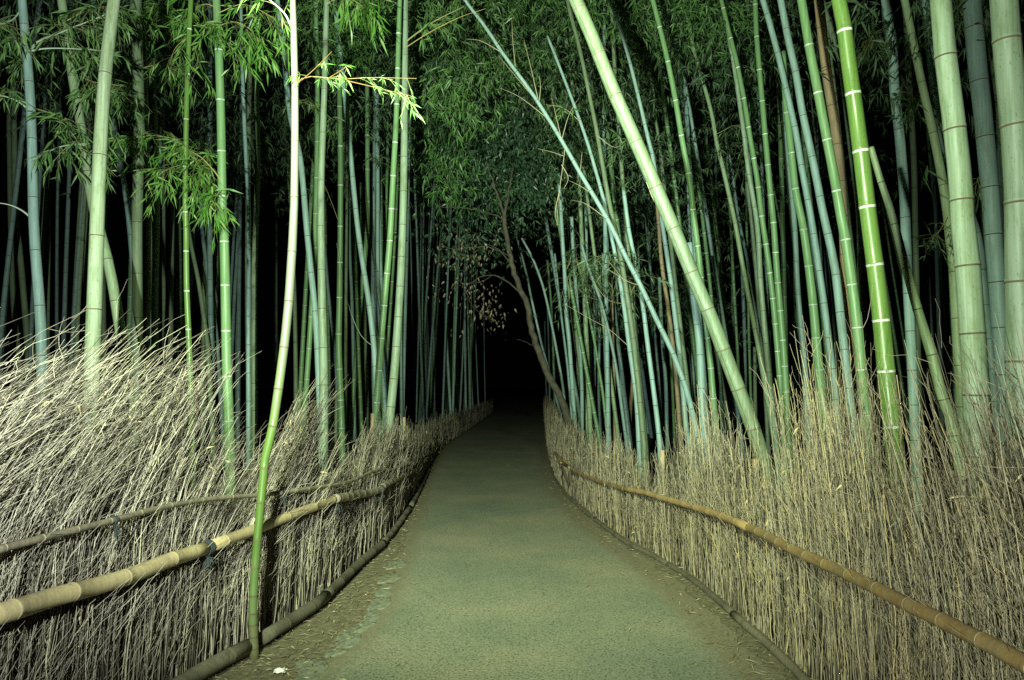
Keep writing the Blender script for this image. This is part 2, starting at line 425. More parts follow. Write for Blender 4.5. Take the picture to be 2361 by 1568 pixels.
# ------------------------------------------------------------------ bamboo culms
def culm_mesh(P3, R, spacing, kind, name, parent=None, sides=14, ring=None, loc=None, cap=True):
    """P3 dense base->tip axis, R radius along it; nodes every `spacing` metres (or a list of arc lengths)"""
    s = np.concatenate([[0], np.cumsum(np.linalg.norm(np.diff(P3, axis=0), axis=1))])
    Ltot = s[-1]
    if np.isscalar(spacing):
        nodes, q = [], spacing * random.uniform(0.2, 0.9)
        while q < Ltot - 0.02:
            nodes.append(q)
            q += spacing * random.uniform(0.92, 1.08) * (0.8 + 0.35 * min(1, q / max(Ltot, 1e-6) * 2))
    else:
        nodes = list(spacing)
    rm = float(np.mean(R))
    ring = ring or ('white' if kind in ('green', 'bright') else 'dark')
    prof = [(0.0, 1.0, 0)]
    lw = max(0.0085, rm * 0.15) if kind not in ('rail', 'oldrail', 'redrail', 'kerb') else max(0.005, rm * 0.14)
    for q in nodes:
        if q - 2.2 * lw < prof[-1][0]: continue
        if ring == 'white':
            seq = [(-1.5 * lw, 1.0, 0), (-0.25 * lw, 1.02, 2), (0, 1.065, 2), (0.35 * lw, 1.0, 1), (1.0 * lw, 1.045, 0), (1.6 * lw, 1.0, 0)]
        elif ring == 'buff':
            seq = [(-1.3 * lw, 1.0, 0), (-0.3 * lw, 1.03, 0), (0, 1.05, 3), (0.5 * lw, 1.02, 3), (1.2 * lw, 1.05, 0), (2.0 * lw, 1.0, 0)]
        else:
            seq = [(-1.2 * lw, 1.0, 0), (-0.5 * lw, 1.0, 0), (-0.1 * lw, 1.055, 1), (0.45 * lw, 1.01, 1), (1.2 * lw, 1.05, 0), (1.9 * lw, 1.0, 0)]
        for ds, k, mi in seq:
            prof.append((q + ds, k, mi))
    # extra rings so that bends stay smooth
    ex = [(t, 1.0, 0) for t in np.arange(0.15, Ltot, max(0.25, Ltot / 60)) if all(abs(t - q) > 3 * lw for q in nodes)]
    prof = sorted(prof + ex + [(Ltot, 1.0, 0)], key=lambda a: a[0])
    ps = np.clip(np.array([a[0] for a in prof]), 0, Ltot)
    ax = np.stack([np.interp(ps, s, P3[:, j]) for j in range(3)], 1)
    rr = np.interp(ps, s, R) * np.array([a[1] for a in prof])
    mi = np.array([a[2] for a in prof])
    # tangents from the dense axis
    T = np.gradient(P3, axis=0); T /= np.linalg.norm(T, axis=1, keepdims=True) + 1e-9
    Tt = np.stack([np.interp(ps, s, T[:, j]) for j in range(3)], 1)
    ref = np.array([1.0, 0, 0]) if abs(T[:, 2]).mean() > 0.5 else np.array([0, 0, 1.0])
    A = np.cross(Tt, ref); A /= np.linalg.norm(A, axis=1, keepdims=True); B = np.cross(Tt, A); B /= np.linalg.norm(B, axis=1, keepdims=True)
    if cap:
        ax = np.vstack([ax[:1], ax, ax[-1:]]); A = np.vstack([A[:1], A, A[-1:]]); B = np.vstack([B[:1], B, B[-1:]])
        rr = np.concatenate([[0.0005], rr, [0.0005]]); mi = np.concatenate([[0], mi, [0]])
    k = len(ax)
    th = np.arange(sides) * 2 * np.pi / sides
    V = ax[:, None, :] + rr[:, None, None] * (A[:, None, :] * np.cos(th)[None, :, None] + B[:, None, :] * np.sin(th)[None, :, None])
    idx = np.arange(k * sides).reshape(k, sides)
    a = idx[:-1]; b = np.roll(a, -1, axis=1); d = idx[1:]; c = np.roll(d, -1, axis=1)
    F = np.stack([a, b, c, d], -1).reshape(-1, 4)
    fm = np.repeat(mi[1:], sides)
    mats = [KM[kind], RING_DARK, RING_WHITE, RING_BUFF]
    return mk(name, V.reshape(-1, 3), F, mats, fm, parent=parent, loc=loc if loc is not None else tuple(P3[0]))

class Culm: pass
CULMS = {}
def trace_axis(pts, wb, wt, Y, lean=0.0, up=0.45):
    """picture points (bottom->top) at distance Y -> world axis from the soil to well above the frame"""
    n = len(pts)
    P = [at(x, y, Y * (1 + lean * i / max(1, n - 1))) for i, (x, y) in enumerate(pts)]
    W_ = [wb + (wt - wb) * i / max(1, n - 1) for i in range(n)]
    R = [w * Y / FPX / 2 for w in W_]
    d0 = P[0] - P[min(1, n - 1)]
    if P[0][2] > 0:
        k = (P[0][2] + 0.06) / max(1e-3, -d0[2])
        base = P[0] + d0 * k
        base[0] = P[0][0] + d0[0] * k * 0.8
        P = [base] + P; R = [R[0] * 1.03] + R
    if pts[-1][1] <= 40 and up > 0:
        d1 = P[-1] - P[-2]; d1 /= np.linalg.norm(d1)
        ext = up * Y * 0.5 + 1.5
        P.append(P[-1] + d1 * ext * 0.5 + np.array([d1[0] * .1, 0, 0])); R.append(R[-1] * 0.9)
        P.append(P[-1] + d1 * ext * 0.5 + np.array([d1[0] * .3, 0, 0])); R.append(R[-1] * 0.75)
    P = np.array(P); R = np.array(R)
    s = np.concatenate([[0], np.cumsum(np.linalg.norm(np.diff(P, axis=0), axis=1))]); s /= s[-1]
    D = smooth_curve(P, 70)
    sd = np.linspace(0, 1, 70)
    return D, np.interp(sd, s, R)

def culm_depth(pts, wb, k, side):
    Y = k / wb
    for _ in range(200):
        p = at(pts[0][0], pts[0][1], Y)
        if side < 0 and p[0] < fence_x(-1, Y) - 0.30: break
        if side > 0 and p[0] > fence_x(1, Y) + 0.30: break
        Y += 0.15
    return Y

# key: (points bottom->top in 2361-px picture coordinates, width low, width high, kind, diameter factor, node spacing factor, label or None)
T = {
 # ---- left grove
 'l1': ([(99,1015),(94,751),(78,519),(71,248),(51,0)], 24, 19, 'blue', 160, 5.4, 'tall pale blue-green bamboo nearest the left edge with side branches'),
 'l2': ([(292,870),(265,685),(245,585),(212,463),(199,371),(185,281),(165,165),(142,0)], 24, 19, 'olive', 170, 4.3, 'green bamboo leaning left behind the thick pale bamboo, white node rings'),
 'l3': ([(211,880),(218,690),(224,519),(233,298),(245,149),(263,0)], 34, 27, 'cream', 185, 5.0, 'thick brightly lit cream bamboo with mossy streaks behind left brushwood'),
 'l4': ([(311,767),(309,640),(295,480),(278,381),(265,298),(228,109),(215,0)], 14, 12, 'blue', 170, 6.2, None),
 'l5': ([(318,790),(316,519),(321,300),(315,60),(313,0)], 22, 26, 'olive', 200, 5.2, 'stout green bamboo dappled with leaf shadows, third from thick pale one'),
 'l6': ([(341,916),(337,767),(341,668),(342,519),(336,300),(331,60)], 18, 14, 'olive', 185, 5.0, None),
 'l7': ([(357,800),(357,684),(361,519),(361,463),(359,331),(352,150)], 16, 12, 'olive', 185, 5.6, None),
 'l8': ([(393,790),(394,718),(397,519),(399,380)], 12, 10, 'olive', 230, 6, None),
 'l9': ([(439,880),(434,751),(430,651),(429,519),(427,463),(429,298),(434,132),(440,0)], 13, 11, 'bright', 95, 7.2, 'slender yellow-green bamboo with white rings among bright drooping leaves'),
 'l10': ([(527,950),(523,850),(520,684),(516,519),(513,497),(510,298),(505,132),(499,0)], 23, 18, 'green', 170, 4.6, 'straight mid-green bamboo with white rings holding bright leaf sprays'),
 'l11': ([(481,830),(477,784),(458,651),(438,552),(430,480)], 11, 8, 'olive', 150, 6, None),
 'l12': ([(503,830),(496,751),(477,618),(467,536),(460,440)], 10, 8, 'blue', 150, 6, None),
 'l13': ([(573,940),(573,784),(574,519),(573,463),(564,298),(559,165),(556,20)], 11, 8, 'blue', 120, 6.2, 'slim blue-grey bamboo standing just left of the front green pole'),
 'l14': ([(586,940),(586,651),(594,397),(592,232),(592,33)], 15, 10, 'olive', 190, 5.2, None),
 'l15': ([(734,850),(728,734),(718,635),(708,536),(692,364),(669,265),(652,99),(639,0)], 15, 12, 'blue', 170, 6.3, 'blue-green bamboo crossing behind the front green pole, leaning left'),
 'l16': ([(703,930),(707,883),(720,684),(727,519),(732,232),(728,0)], 13, 10, 'green', 160, 6, 'dark green bamboo with white rings close left of the bright one'),
 'l17': ([(746,960),(746,850),(743,718),(741,618),(740,497),(741,397),(748,200),(753,0)], 22, 13, 'pale', 185, 4.6, 'bright pale bamboo rising from the second brushwood plume'),
 'l18': ([(868,900),(862,800),(851,701),(838,618),(824,519),(809,364),(801,281),(793,199),(783,116),(775,33),(771,-5)], 13, 10, 'blue', 160, 6, 'mottled blue-grey bamboo leaning left beside the pale upright one'),
 'l19': ([(786,930),(781,800),(783,684),(785,519),(785,364),(783,232),(780,60)], 15, 11, 'green', 190, 5.2, 'matt green upright bamboo right of the second brushwood plume'),
 'l20': ([(818,860),(829,718),(846,540),(847,430),(847,314),(846,150)], 11, 10, 'green', 170, 6, None),
 'l21': ([(885,830),(876,751),(871,618),(871,430),(869,265),(864,66),(862,0)], 10, 8, 'blue', 160, 7, None),
 'l22': ([(866,985),(871,900),(877,800),(889,668),(899,552),(907,397),(914,265),(920,50),(922,0)], 17, 11, 'green', 165, 4.6, 'plain green bamboo leaning right, crossing just left of last pale bamboo'),
 'l23': ([(897,985),(902,933),(910,850),(917,751),(924,635),(929,497),(932,331),(933,199),(934,0)], 21, 15, 'pale', 200, 3.6, 'bright white-green bamboo, rightmost lit one at left of the dark gap'),
 'l24': ([(890,860),(895,784),(902,684),(911,540),(918,380)], 8, 6, 'green', 130, 6, None),
 'l25': ([(888,560),(891,463),(895,265),(897,150)], 7, 6, 'green', 130, 7, None),
 'l26': ([(931,850),(935,700),(940,500),(947,99),(948,0)], 8, 7, 'blue', 170, 7, None),
 'l27': ([(65,830),(63,784),(46,585),(36,497),(33,298),(28,60)], 14, 11, 'olive', 260, 6, None),
 'l28': ([(42,820),(30,684),(24,500),(20,240)], 12, 10, 'olive', 260, 6, None),
 'l29': ([(196,850),(199,519),(196,300)], 13, 11, 'olive', 260, 6, None),
 'l30': ([(240,830),(238,718),(240,540),(250,300)], 13, 10, 'olive', 260, 6, None),
 'l31': ([(682,880),(679,684),(672,520),(660,300)], 10, 8, 'olive', 200, 6, None),
 'l32': ([(775,850),(771,800),(758,684),(748,560)], 8, 7, 'blue', 160, 6, None),
 'l33': ([(846,900),(841,734),(836,600),(833,420)], 9, 8, 'olive', 190, 6, None),
 'l34': ([(815,830),(811,684),(806,560),(803,300)], 8, 7, 'blue', 170, 7, None),
 'l35': ([(636,900),(636,560),(637,331),(640,180)], 8, 7, 'olive', 220, 7, None),
 # ---- right grove, far rows behind the crooked tree
 't1': ([(1293,960),(1275,890),(1252,807),(1239,751),(1226,691),(1213,628),(1189,536)], 6, 5, 'blue', 110, 8, None),
 't2': ([(1304,960),(1299,900),(1285,817),(1269,734),(1252,661),(1229,598),(1203,549)], 6.5, 5, 'blue', 115, 7, None),
 't3': ([(1327,1005),(1318,867),(1312,784),(1305,718),(1302,635),(1295,519),(1288,400)], 10, 8, 'blue', 150, 5.4, 'clearest blue-white bamboo standing just right of crooked tree foot'),
 't4': ([(1318,960),(1309,850),(1299,767),(1289,684),(1279,585)], 6, 5, 'blue', 110, 7, None),
 't5': ([(1342,1020),(1342,916),(1338,817),(1332,718),(1322,585),(1318,500)], 9, 8, 'blue', 150, 6, None),
 't6': ([(1348,1020),(1352,883),(1352,751),(1352,585),(1350,470)], 9, 8, 'blue', 160, 6, None),
 't7': ([(1401,1010),(1391,916),(1381,850),(1371,790),(1358,724),(1348,661),(1328,595)], 7, 5.5, 'green', 110, 8.5, 'thin green bamboo with white rings leaning left among blue-grey ones'),
 't8': ([(1401,1005),(1399,916),(1396,817),(1393,718),(1391,585)], 8.5, 7.5, 'blue', 150, 5, None),
 't9': ([(1445,1025),(1428,900),(1418,833),(1404,767),(1385,694),(1355,612),(1340,560)], 8, 6, 'blue', 115, 7, None),
 't11': ([(1418,1020),(1416,916),(1414,817),(1409,640)], 9, 7, 'tan', 150, 5, 'straight tan dead bamboo left of the paired blue-grey ones'),
 't12': ([(1369,980),(1371,850),(1371,718),(1368,600)], 7, 6, 'blue', 140, 5, None),
 't13': ([(1456,1020),(1453,966),(1458,883),(1465,760)], 9, 7, 'tan', 170, 5, 'tan dead stub of bamboo between the crossing blue-grey ones'),
 't14': ([(1522,1040),(1517,982),(1507,900),(1494,800),(1484,718),(1471,635),(1451,536),(1438,440)], 12, 9, 'blue', 140, 5.5, None),
 't15': ([(1538,1010),(1535,883),(1527,784),(1520,640)], 9, 8, 'blue', 160, 5, None),
 't16': ([(1555,1010),(1553,949),(1547,833),(1538,700)], 8, 6, 'green', 150, 6, None),
 't17': ([(1568,1000),(1557,850),(1544,734),(1527,618),(1520,536),(1512,430)], 10, 8, 'tan', 165, 4.6, 'orange-tan dead bamboo behind the long thin diagonal one'),
 't18': ([(1507,900),(1504,784),(1500,600),(1495,450)], 7, 6, 'blue', 165, 5, None),
 't19': ([(1600,900),(1593,817),(1583,684),(1575,520)], 9, 7, 'blue', 190, 5, None),
 't20': ([(1262,960),(1258,850),(1256,740)], 5, 4, 'blue', 120, 7, None),
 't21': ([(1268,960),(1266,830),(1262,700)], 5, 4, 'blue', 115, 7, None),
 't22': ([(1280,965),(1277,860),(1272,720),(1262,600)], 6, 5, 'green', 130, 7, None),
 't23': ([(1359,1010),(1362,900),(1362,760),(1360,640)], 6, 5, 'blue', 120, 7, None),
 't24': ([(1385,1005),(1380,900),(1382,780),(1378,600)], 6, 5, 'blue', 125, 7, None),
 't25': ([(1430,1010),(1432,900),(1425,760),(1420,620)], 7, 6, 'blue', 135, 6, None),
 # ---- right grove, middle and near
 'diag': ([(1590,925),(1583,900),(1550,810),(1517,744),(1477,658),(1444,595),(1408,519),(1368,450),(1338,400),(1295,324),(1242,238),(1205,185),(1158,122),(1122,66),(1076,7),(1066,-8)], 13, 7, 'blue', 130, 5.6, 'long thin bamboo slanting far left over the path with dead twigs'),
 'ra': ([(1474,1040),(1467,916),(1451,800),(1438,701),(1424,618),(1398,487),(1365,364),(1338,281),(1292,159),(1262,83)], 12, 6, 'blue', 135, 6, 'left one of the two blue-grey bamboos crossing the long diagonal'),
 'rb': ([(1485,1040),(1484,1016),(1471,883),(1458,767),(1441,651),(1424,552),(1411,497),(1395,414),(1378,314),(1358,215),(1335,106),(1315,33),(1307,-5)], 14, 8, 'giant', 150, 5.6, 'right and paler one of the two bamboos crossing the long diagonal'),
 'rc': ([(1586,1010),(1583,999),(1575,900),(1567,817),(1557,734),(1544,628),(1530,536),(1507,371),(1497,331),(1474,232),(1451,139),(1428,60),(1405,0)], 13, 7, 'blue', 145, 5.2, 'thin blue-grey bamboo passing behind the great leaning bamboo'),
 'big': ([(1765,1085),(1745,1012),(1722,949),(1696,880),(1669,810),(1640,734),(1606,656),(1573,575),(1537,490),(1497,397),(1458,308),(1414,209),(1368,93),(1330,5)], 33, 31, 'giant', 190, 2.95, 'great pale bamboo leaning steeply left across the grove, with dark rings'),
 'c1': ([(1651,1000),(1646,933),(1641,876),(1636,817),(1626,751),(1612,600),(1600,500),(1592,430),(1580,364),(1568,295),(1557,228),(1544,162),(1530,99),(1514,36),(1505,0)], 15, 11, 'green', 155, 5.2, 'leaf-green bamboo with white rings passing behind the leaning giant low down'),
 'c2': ([(1592,620),(1583,314),(1577,265),(1565,165),(1557,83),(1550,0)], 7, 11, 'blue', 130, 6.5, 'pale blue bamboo between two green ringed ones at the top'),
 'c2b': ([(1624,1010),(1618,900),(1613,800),(1606,734),(1597,668),(1590,560)], 19, 14, 'blue', 185, 3.4, 'broad blue-green bamboo left of the leaning giant near its foot'),
 'c3': ([(1670,1010),(1663,893),(1656,833),(1640,684),(1628,575),(1611,430),(1601,348),(1593,281),(1583,179),(1573,122),(1563,0)], 8, 10, 'green', 130, 6.2, 'thin dark green bamboo with white rings crossed by the leaning giant'),
 'c4': ([(1775,950),(1759,860),(1749,800),(1736,734),(1716,635),(1696,519),(1669,397),(1653,331),(1640,258),(1616,172),(1597,103),(1585,40)], 12, 8, 'olive', 160, 5.6, 'dim olive bamboo leaning left in the gap right of the giant'),
 'c5': ([(1800,900),(1795,833),(1785,718),(1772,605),(1755,490),(1746,414),(1729,314),(1716,232),(1696,132),(1683,83),(1663,0)], 14, 10, 'green', 145, 4.6, 'green white-ringed bamboo in the close group right of the giant'),
 'c6': ([(1787,1000),(1775,883),(1765,784),(1754,651),(1746,519),(1726,397),(1716,314),(1702,215),(1689,132),(1666,0)], 13, 9, 'pale', 145, 6, 'pale smooth bamboo touching a green white-ringed one right of the giant'),
 'c6b': ([(1764,900),(1759,833),(1749,701),(1737,552),(1722,420)], 9, 8, 'pale', 150, 7, None),
 'c7': ([(1813,920),(1808,824),(1803,764),(1792,635),(1784,519),(1777,450),(1765,321),(1754,195),(1744,79),(1741,0)], 16, 11, 'green', 165, 4.2, 'dark green bamboo with many evenly spaced white rings, nearly upright'),
 'c8': ([(1925,900),(1919,847),(1909,771),(1899,694),(1888,618),(1873,519),(1863,463),(1848,384),(1835,305),(1817,225),(1799,146),(1779,70),(1759,0)], 16, 13, 'blue', 160, 5.0, 'slim blue-green bamboo bowing left, tan rings, left of thicker blue one'),
 'c9': ([(1955,880),(1944,784),(1936,711),(1928,638),(1919,585),(1904,519),(1896,483),(1881,404),(1865,328),(1848,248),(1835,169),(1817,89),(1800,0)], 20, 16, 'blue', 165, 4.6, 'thicker sky-blue bamboo leaning left in front of the dark grove'),
 'c10': ([(1997,980),(1992,923),(1984,830),(1974,731),(1961,632),(1946,529),(1938,497),(1926,420),(1906,318),(1886,212),(1865,103),(1848,0)], 25, 20, 'green', 165, 4.3, 'mid-green bamboo with white rings left of the brightest green one'),
 'c11': ([(1968,960),(1957,774),(1950,640),(1944,500),(1928,311),(1913,215),(1901,126),(1888,0)], 22, 22, 'tan', 200, 3.8, 'thick tan dead bamboo behind the two green ringed ones'),
 'c12': ([(2008,950),(1994,771),(1984,668),(1981,497),(1961,331),(1941,156),(1931,116),(1914,66),(1893,0)], 13, 15, 'pale', 170, 6.4, 'pale bamboo slanting in behind the brightest green one near the top'),
 'c13': ([(2072,1190),(2064,1037),(2055,966),(2043,850),(2032,736),(2019,622),(2005,519),(1989,384),(1974,265),(1957,146),(1941,20),(1936,0)], 41, 33, 'bright', 165, 3.05, 'brightest lime-green glossy bamboo with white rings at right'),
 'c14': ([(2020,700),(2010,420),(1987,199),(1961,20)], 12, 11, 'olive', 220, 6, None),
 'c15': ([(2108,950),(2100,784),(2093,651),(2086,463),(2080,381),(2073,298),(2063,215),(2057,99),(2043,0)], 22, 22, 'blue', 190, 4.2, 'grey-green bamboo with dark rings right of the brightest green one'),
 'c16': ([(2112,600),(2108,400),(2103,298),(2095,165),(2090,50),(2086,0)], 13, 14, 'olive', 230, 6, None),
 'c17': ([(2202,680),(2199,618),(2189,536),(2182,470),(2166,377),(2146,281),(2125,189),(2103,83),(2086,0)], 22, 17, 'olive', 165, 5.0, 'yellow-green bamboo leaning left, meeting the very thick pale one'),
 'c18': ([(2196,985),(2192,966),(2166,893),(2146,810),(2120,728),(2096,645),(2080,585),(2063,519),(2047,463),(2024,397),(2008,340)], 26, 14, 'olive', 150, 3.5, 'mottled grey-green bamboo slanting left in front of the black gap'),
 'c19': ([(2254,1000),(2252,966),(2249,860),(2239,724),(2229,582),(2219,519),(2216,434),(2199,275),(2178,109),(2169,0)], 56, 46, 'pale', 190, 2.75, 'very thick pale bamboo, second from the right edge'),
 'c20': ([(2297,960),(2288,850),(2277,754),(2267,655),(2255,552),(2225,460),(2173,314),(2163,228),(2149,126),(2131,0)], 17, 21, 'blue', 165, 4.8, 'blue-grey bamboo passing behind the second very thick pale one'),
 'c21': ([(2322,960),(2315,857),(2307,764),(2300,665),(2292,569),(2285,463),(2276,364),(2266,258),(2254,152),(2240,0)], 34, 40, 'blue', 230, 3.2, 'thick half-shadowed grey bamboo between the two thickest pale ones'),
 'c22': ([(2330,600),(2305,250),(2282,83),(2268,0)], 16, 18, 'olive', 200, 6, None),
 'c23': ([(2358,1030),(2356,870),(2355,724),(2352,569),(2350,414),(2338,258),(2323,109),(2315,0)], 66, 58, 'pale', 190, 2.55, 'thickest cream-green bamboo cut by the right edge'),
 'd1': ([(1858,900),(1856,850),(1846,751),(1838,651),(1832,519),(1818,364),(1808,232)], 14, 11, 'blue', 200, 5, None),
 'd2': ([(1893,900),(1883,794),(1875,704),(1865,618),(1851,519),(1835,443),(1825,354),(1812,232),(1805,120)], 21, 14, 'green', 210, 3.8, 'wide green white-ringed bamboo standing behind the slim bowing blue one'),
 'd3': ([(1759,450),(1752,281),(1742,165),(1729,33),(1724,-5)], 7, 6, 'blue', 150, 8, None),
 'd4': ([(1656,640),(1653,497),(1649,331),(1646,232),(1643,93)], 6, 5, 'blue', 130, 8, None),
 'd5': ([(1730,640),(1702,497),(1686,381),(1669,281),(1656,182),(1640,90)], 7, 5, 'blue', 140, 8, None),
 'd6': ([(1692,960),(1690,800),(1689,618)], 9, 8, 'blue', 210, 6, None),
 'd7': ([(1721,960),(1719,916),(1716,751),(1710,600)], 9, 8, 'blue', 210, 6, None),
 'd8': ([(1742,980),(1741,900),(1740,800)], 9, 8, 'olive', 200, 6, None),
 'd9': ([(2204,930),(2200,820),(2194,700)], 12, 10, 'blue', 240, 5, None),
 'd10': ([(2162,650),(2158,500),(2154,364)], 10, 9, 'blue', 220, 5, None),
 'd11': ([(1800,330),(1795,150),(1790,50),(1779,0)], 11, 12, 'green', 200, 6, None),
 'd12': ([(2166,950),(2150,800),(2140,640)], 9, 8, 'blue', 240, 6, None),
 'd13': ([(1904,640),(1895,480),(1890,300)], 8, 7, 'blue', 220, 6, None),
}
BRANCHED = {'l1', 'l2', 'l5', 'l9', 'l10', 'l15', 'l17', 'l18', 'l19', 'l23', 'diag', 'ra', 'rb', 'c4', 'big', 'c15', 'c17', 'c21', 't3', 't9'}
SIZE = lambda w: 'slim' if w < 8 else ('medium' if w < 15 else 'stout')
TONE = {'cream': 'cream', 'giant': 'pale', 'pale': 'pale', 'blue': 'blue-grey', 'green': 'green', 'bright': 'bright green', 'olive': 'dim olive', 'tan': 'tan'}
ORD = ['first', 'second', 'third', 'fourth', 'fifth', 'sixth', 'seventh', 'eighth', 'ninth', 'tenth', 'eleventh', 'twelfth', 'thirteenth', 'fourteenth', 'fifteenth', 'sixteenth', 'seventeenth', 'eighteenth', 'nineteenth', 'twentieth']
MARKS = [('l3', 'the thick cream bamboo'), ('l9', 'the slender yellow-green bamboo'), ('l10', 'the straight bamboo with bright leaves'), ('l17', 'the bright pale bamboo'),
         ('l23', 'the last bright bamboo before the dark gap'), ('t3', 'the crooked tree foot'), ('big', 'the great leaning bamboo'), ('c13', 'the brightest lime-green bamboo'), ('c19', 'the very thick pale bamboo')]
def low_x(k):
    pts = T[k][0]
    return pts[0][0]
cnt = {}
auto = {}
for k in sorted([k for k in T if T[k][6] is None], key=low_x):
    x = low_x(k)
    best = None
    for mkey, mname in MARKS:
        if low_x(mkey) <= x: best = (mkey, mname)
    where = ('rightwards from ' + best[1]) if best else 'rightwards from the left picture edge'
    tone = TONE[T[k][3]]
    sz = SIZE(T[k][1])
    key = (where, tone, sz)
    cnt[key] = cnt.get(key, 0) + 1
    auto[k] = f'{ORD[cnt[key]-1]} {sz} {tone} bamboo counting {where}'
for key_, row in T.items():
    pts, wb, wt, kind, kf, nsp, lab = row
    side = -1 if pts[0][0] < 1180 else 1
    Y = culm_depth(pts, wb, kf, side)
    ax, R = trace_axis(pts, wb, wt, Y, lean=random.uniform(-0.02, 0.03))
    label = lab or auto[key_]
    sp_m = nsp * wb * Y / FPX
    c = Culm(); c.Y = Y; c.side = side; c.R = R; c.ax = ax
    sides = 20 if wb > 28 else (12 if wb > 9 else 8)
    grp = 'bamboos of the left grove' if side < 0 else 'bamboos of the right grove'
    if key_ in BRANCHED:
        c.root = empty('bamboo', tuple(ax[0]), label, 'bamboo', grp)
        culm_mesh(ax, R, sp_m, kind, 'culm', parent=c.root, sides=sides)
    else:
        c.root = None
        o = culm_mesh(ax, R, sp_m, kind, 'bamboo', sides=sides)
        tag(o, label, 'bamboo', grp)
    CULMS[key_] = c

# the green pole that grows on the path side of the fence
def front_pole():
    px = [(587,1520),(585,1477),(583,1409),(588,1308),(597,1206),(605,1122),(614,1037),(629,982),(644,883),(655,800),(664,718),(670,635),(677,519),(678,497),(680,331),(680,199),(677,66),(675,0),(673,-60)]
    Y = float(gnd(587, 1520)[1])
    P = np.array([at(x, y, Y) for x, y in px])
    P[0][2] = -0.02
    P = np.vstack([P, P[-1] + (P[-1] - P[-2]) * 8])
    W_ = np.interp(np.arange(len(P)), [0, 1, 4, 8, 11, 16, 19], [22, 19, 18.5, 20, 20, 15, 11])
    R = W_ * Y / FPX / 2
    D = smooth_curve(P, 110)
    s = np.concatenate([[0], np.cumsum(np.linalg.norm(np.diff(P, axis=0), axis=1))])
    Rd = np.interp(np.linspace(0, 1, 110), s / s[-1], R)
    ny = [1495,1468,1440,1414,1373,1308,1244,1158,1078,982,896,800,694,580,455,326,195,60,-80]
    zs = [at(640, y, Y)[2] for y in ny]
    sD = np.concatenate([[0], np.cumsum(np.linalg.norm(np.diff(D, axis=0), axis=1))])
    nodes = [float(np.interp(z, D[:, 2], sD)) for z in zs if z > 0.05]
    c = Culm(); c.Y = Y; c.side = -1
    c.root = empty('bamboo', tuple(D[0]), 'slender green bamboo growing on the path side of the left fence', 'bamboo', 'bamboos of the left grove')
    KM['pole'] = pole_mat()
    culm_mesh(D, Rd, nodes, 'pole', 'culm', parent=c.root, sides=20, ring='white2')
    CULMS['pole'] = c
def pole_mat():
    # fresh green at the foot, whitish grey higher up the stem
    m, nt, b = new_mat('green_to_pale_pole')
    L = nt.links.new
    tc = N(nt, 'ShaderNodeTexCoord')
    sx = N(nt, 'ShaderNodeSeparateXYZ'); L(tc.outputs['Object'], sx.inputs[0])
    n = N(nt, 'ShaderNodeTexNoise', i_Scale=9.0, i_Detail=7.0, i_Roughness=0.7)
    mp = N(nt, 'ShaderNodeMapping'); mp.inputs['Scale'].default_value = (3, 3, 0.8); L(tc.outputs['Object'], mp.inputs[0]); L(mp.outputs[0], n.inputs[0])
    ad = N(nt, 'ShaderNodeMath', operation='MULTIPLY_ADD'); L(n.outputs[0], ad.inputs[0]); ad.inputs[1].default_value = 0.9; L(sx.outputs['Z'], ad.inputs[2])
    mr = N(nt, 'ShaderNodeMapRange'); mr.inputs['From Min'].default_value = 0.0; mr.inputs['From Max'].default_value = 4.0; L(ad.outputs[0], mr.inputs[0])
    r = ramp(nt, [(0.12, (0.13, 0.12, 0.06)), (0.20, (0.10, 0.15, 0.05)), (0.30, (0.065, 0.115, 0.02)), (0.42, (0.09, 0.145, 0.03)), (0.50, (0.13, 0.165, 0.07)), (0.62, (0.135, 0.14, 0.105)), (1.0, (0.145, 0.15, 0.115))])
    L(mr.outputs[0], r.inputs[0]); L(r.outputs[0], b.inputs[0])
    b.inputs['Roughness'].default_value = 0.36
    return m
front_pole()

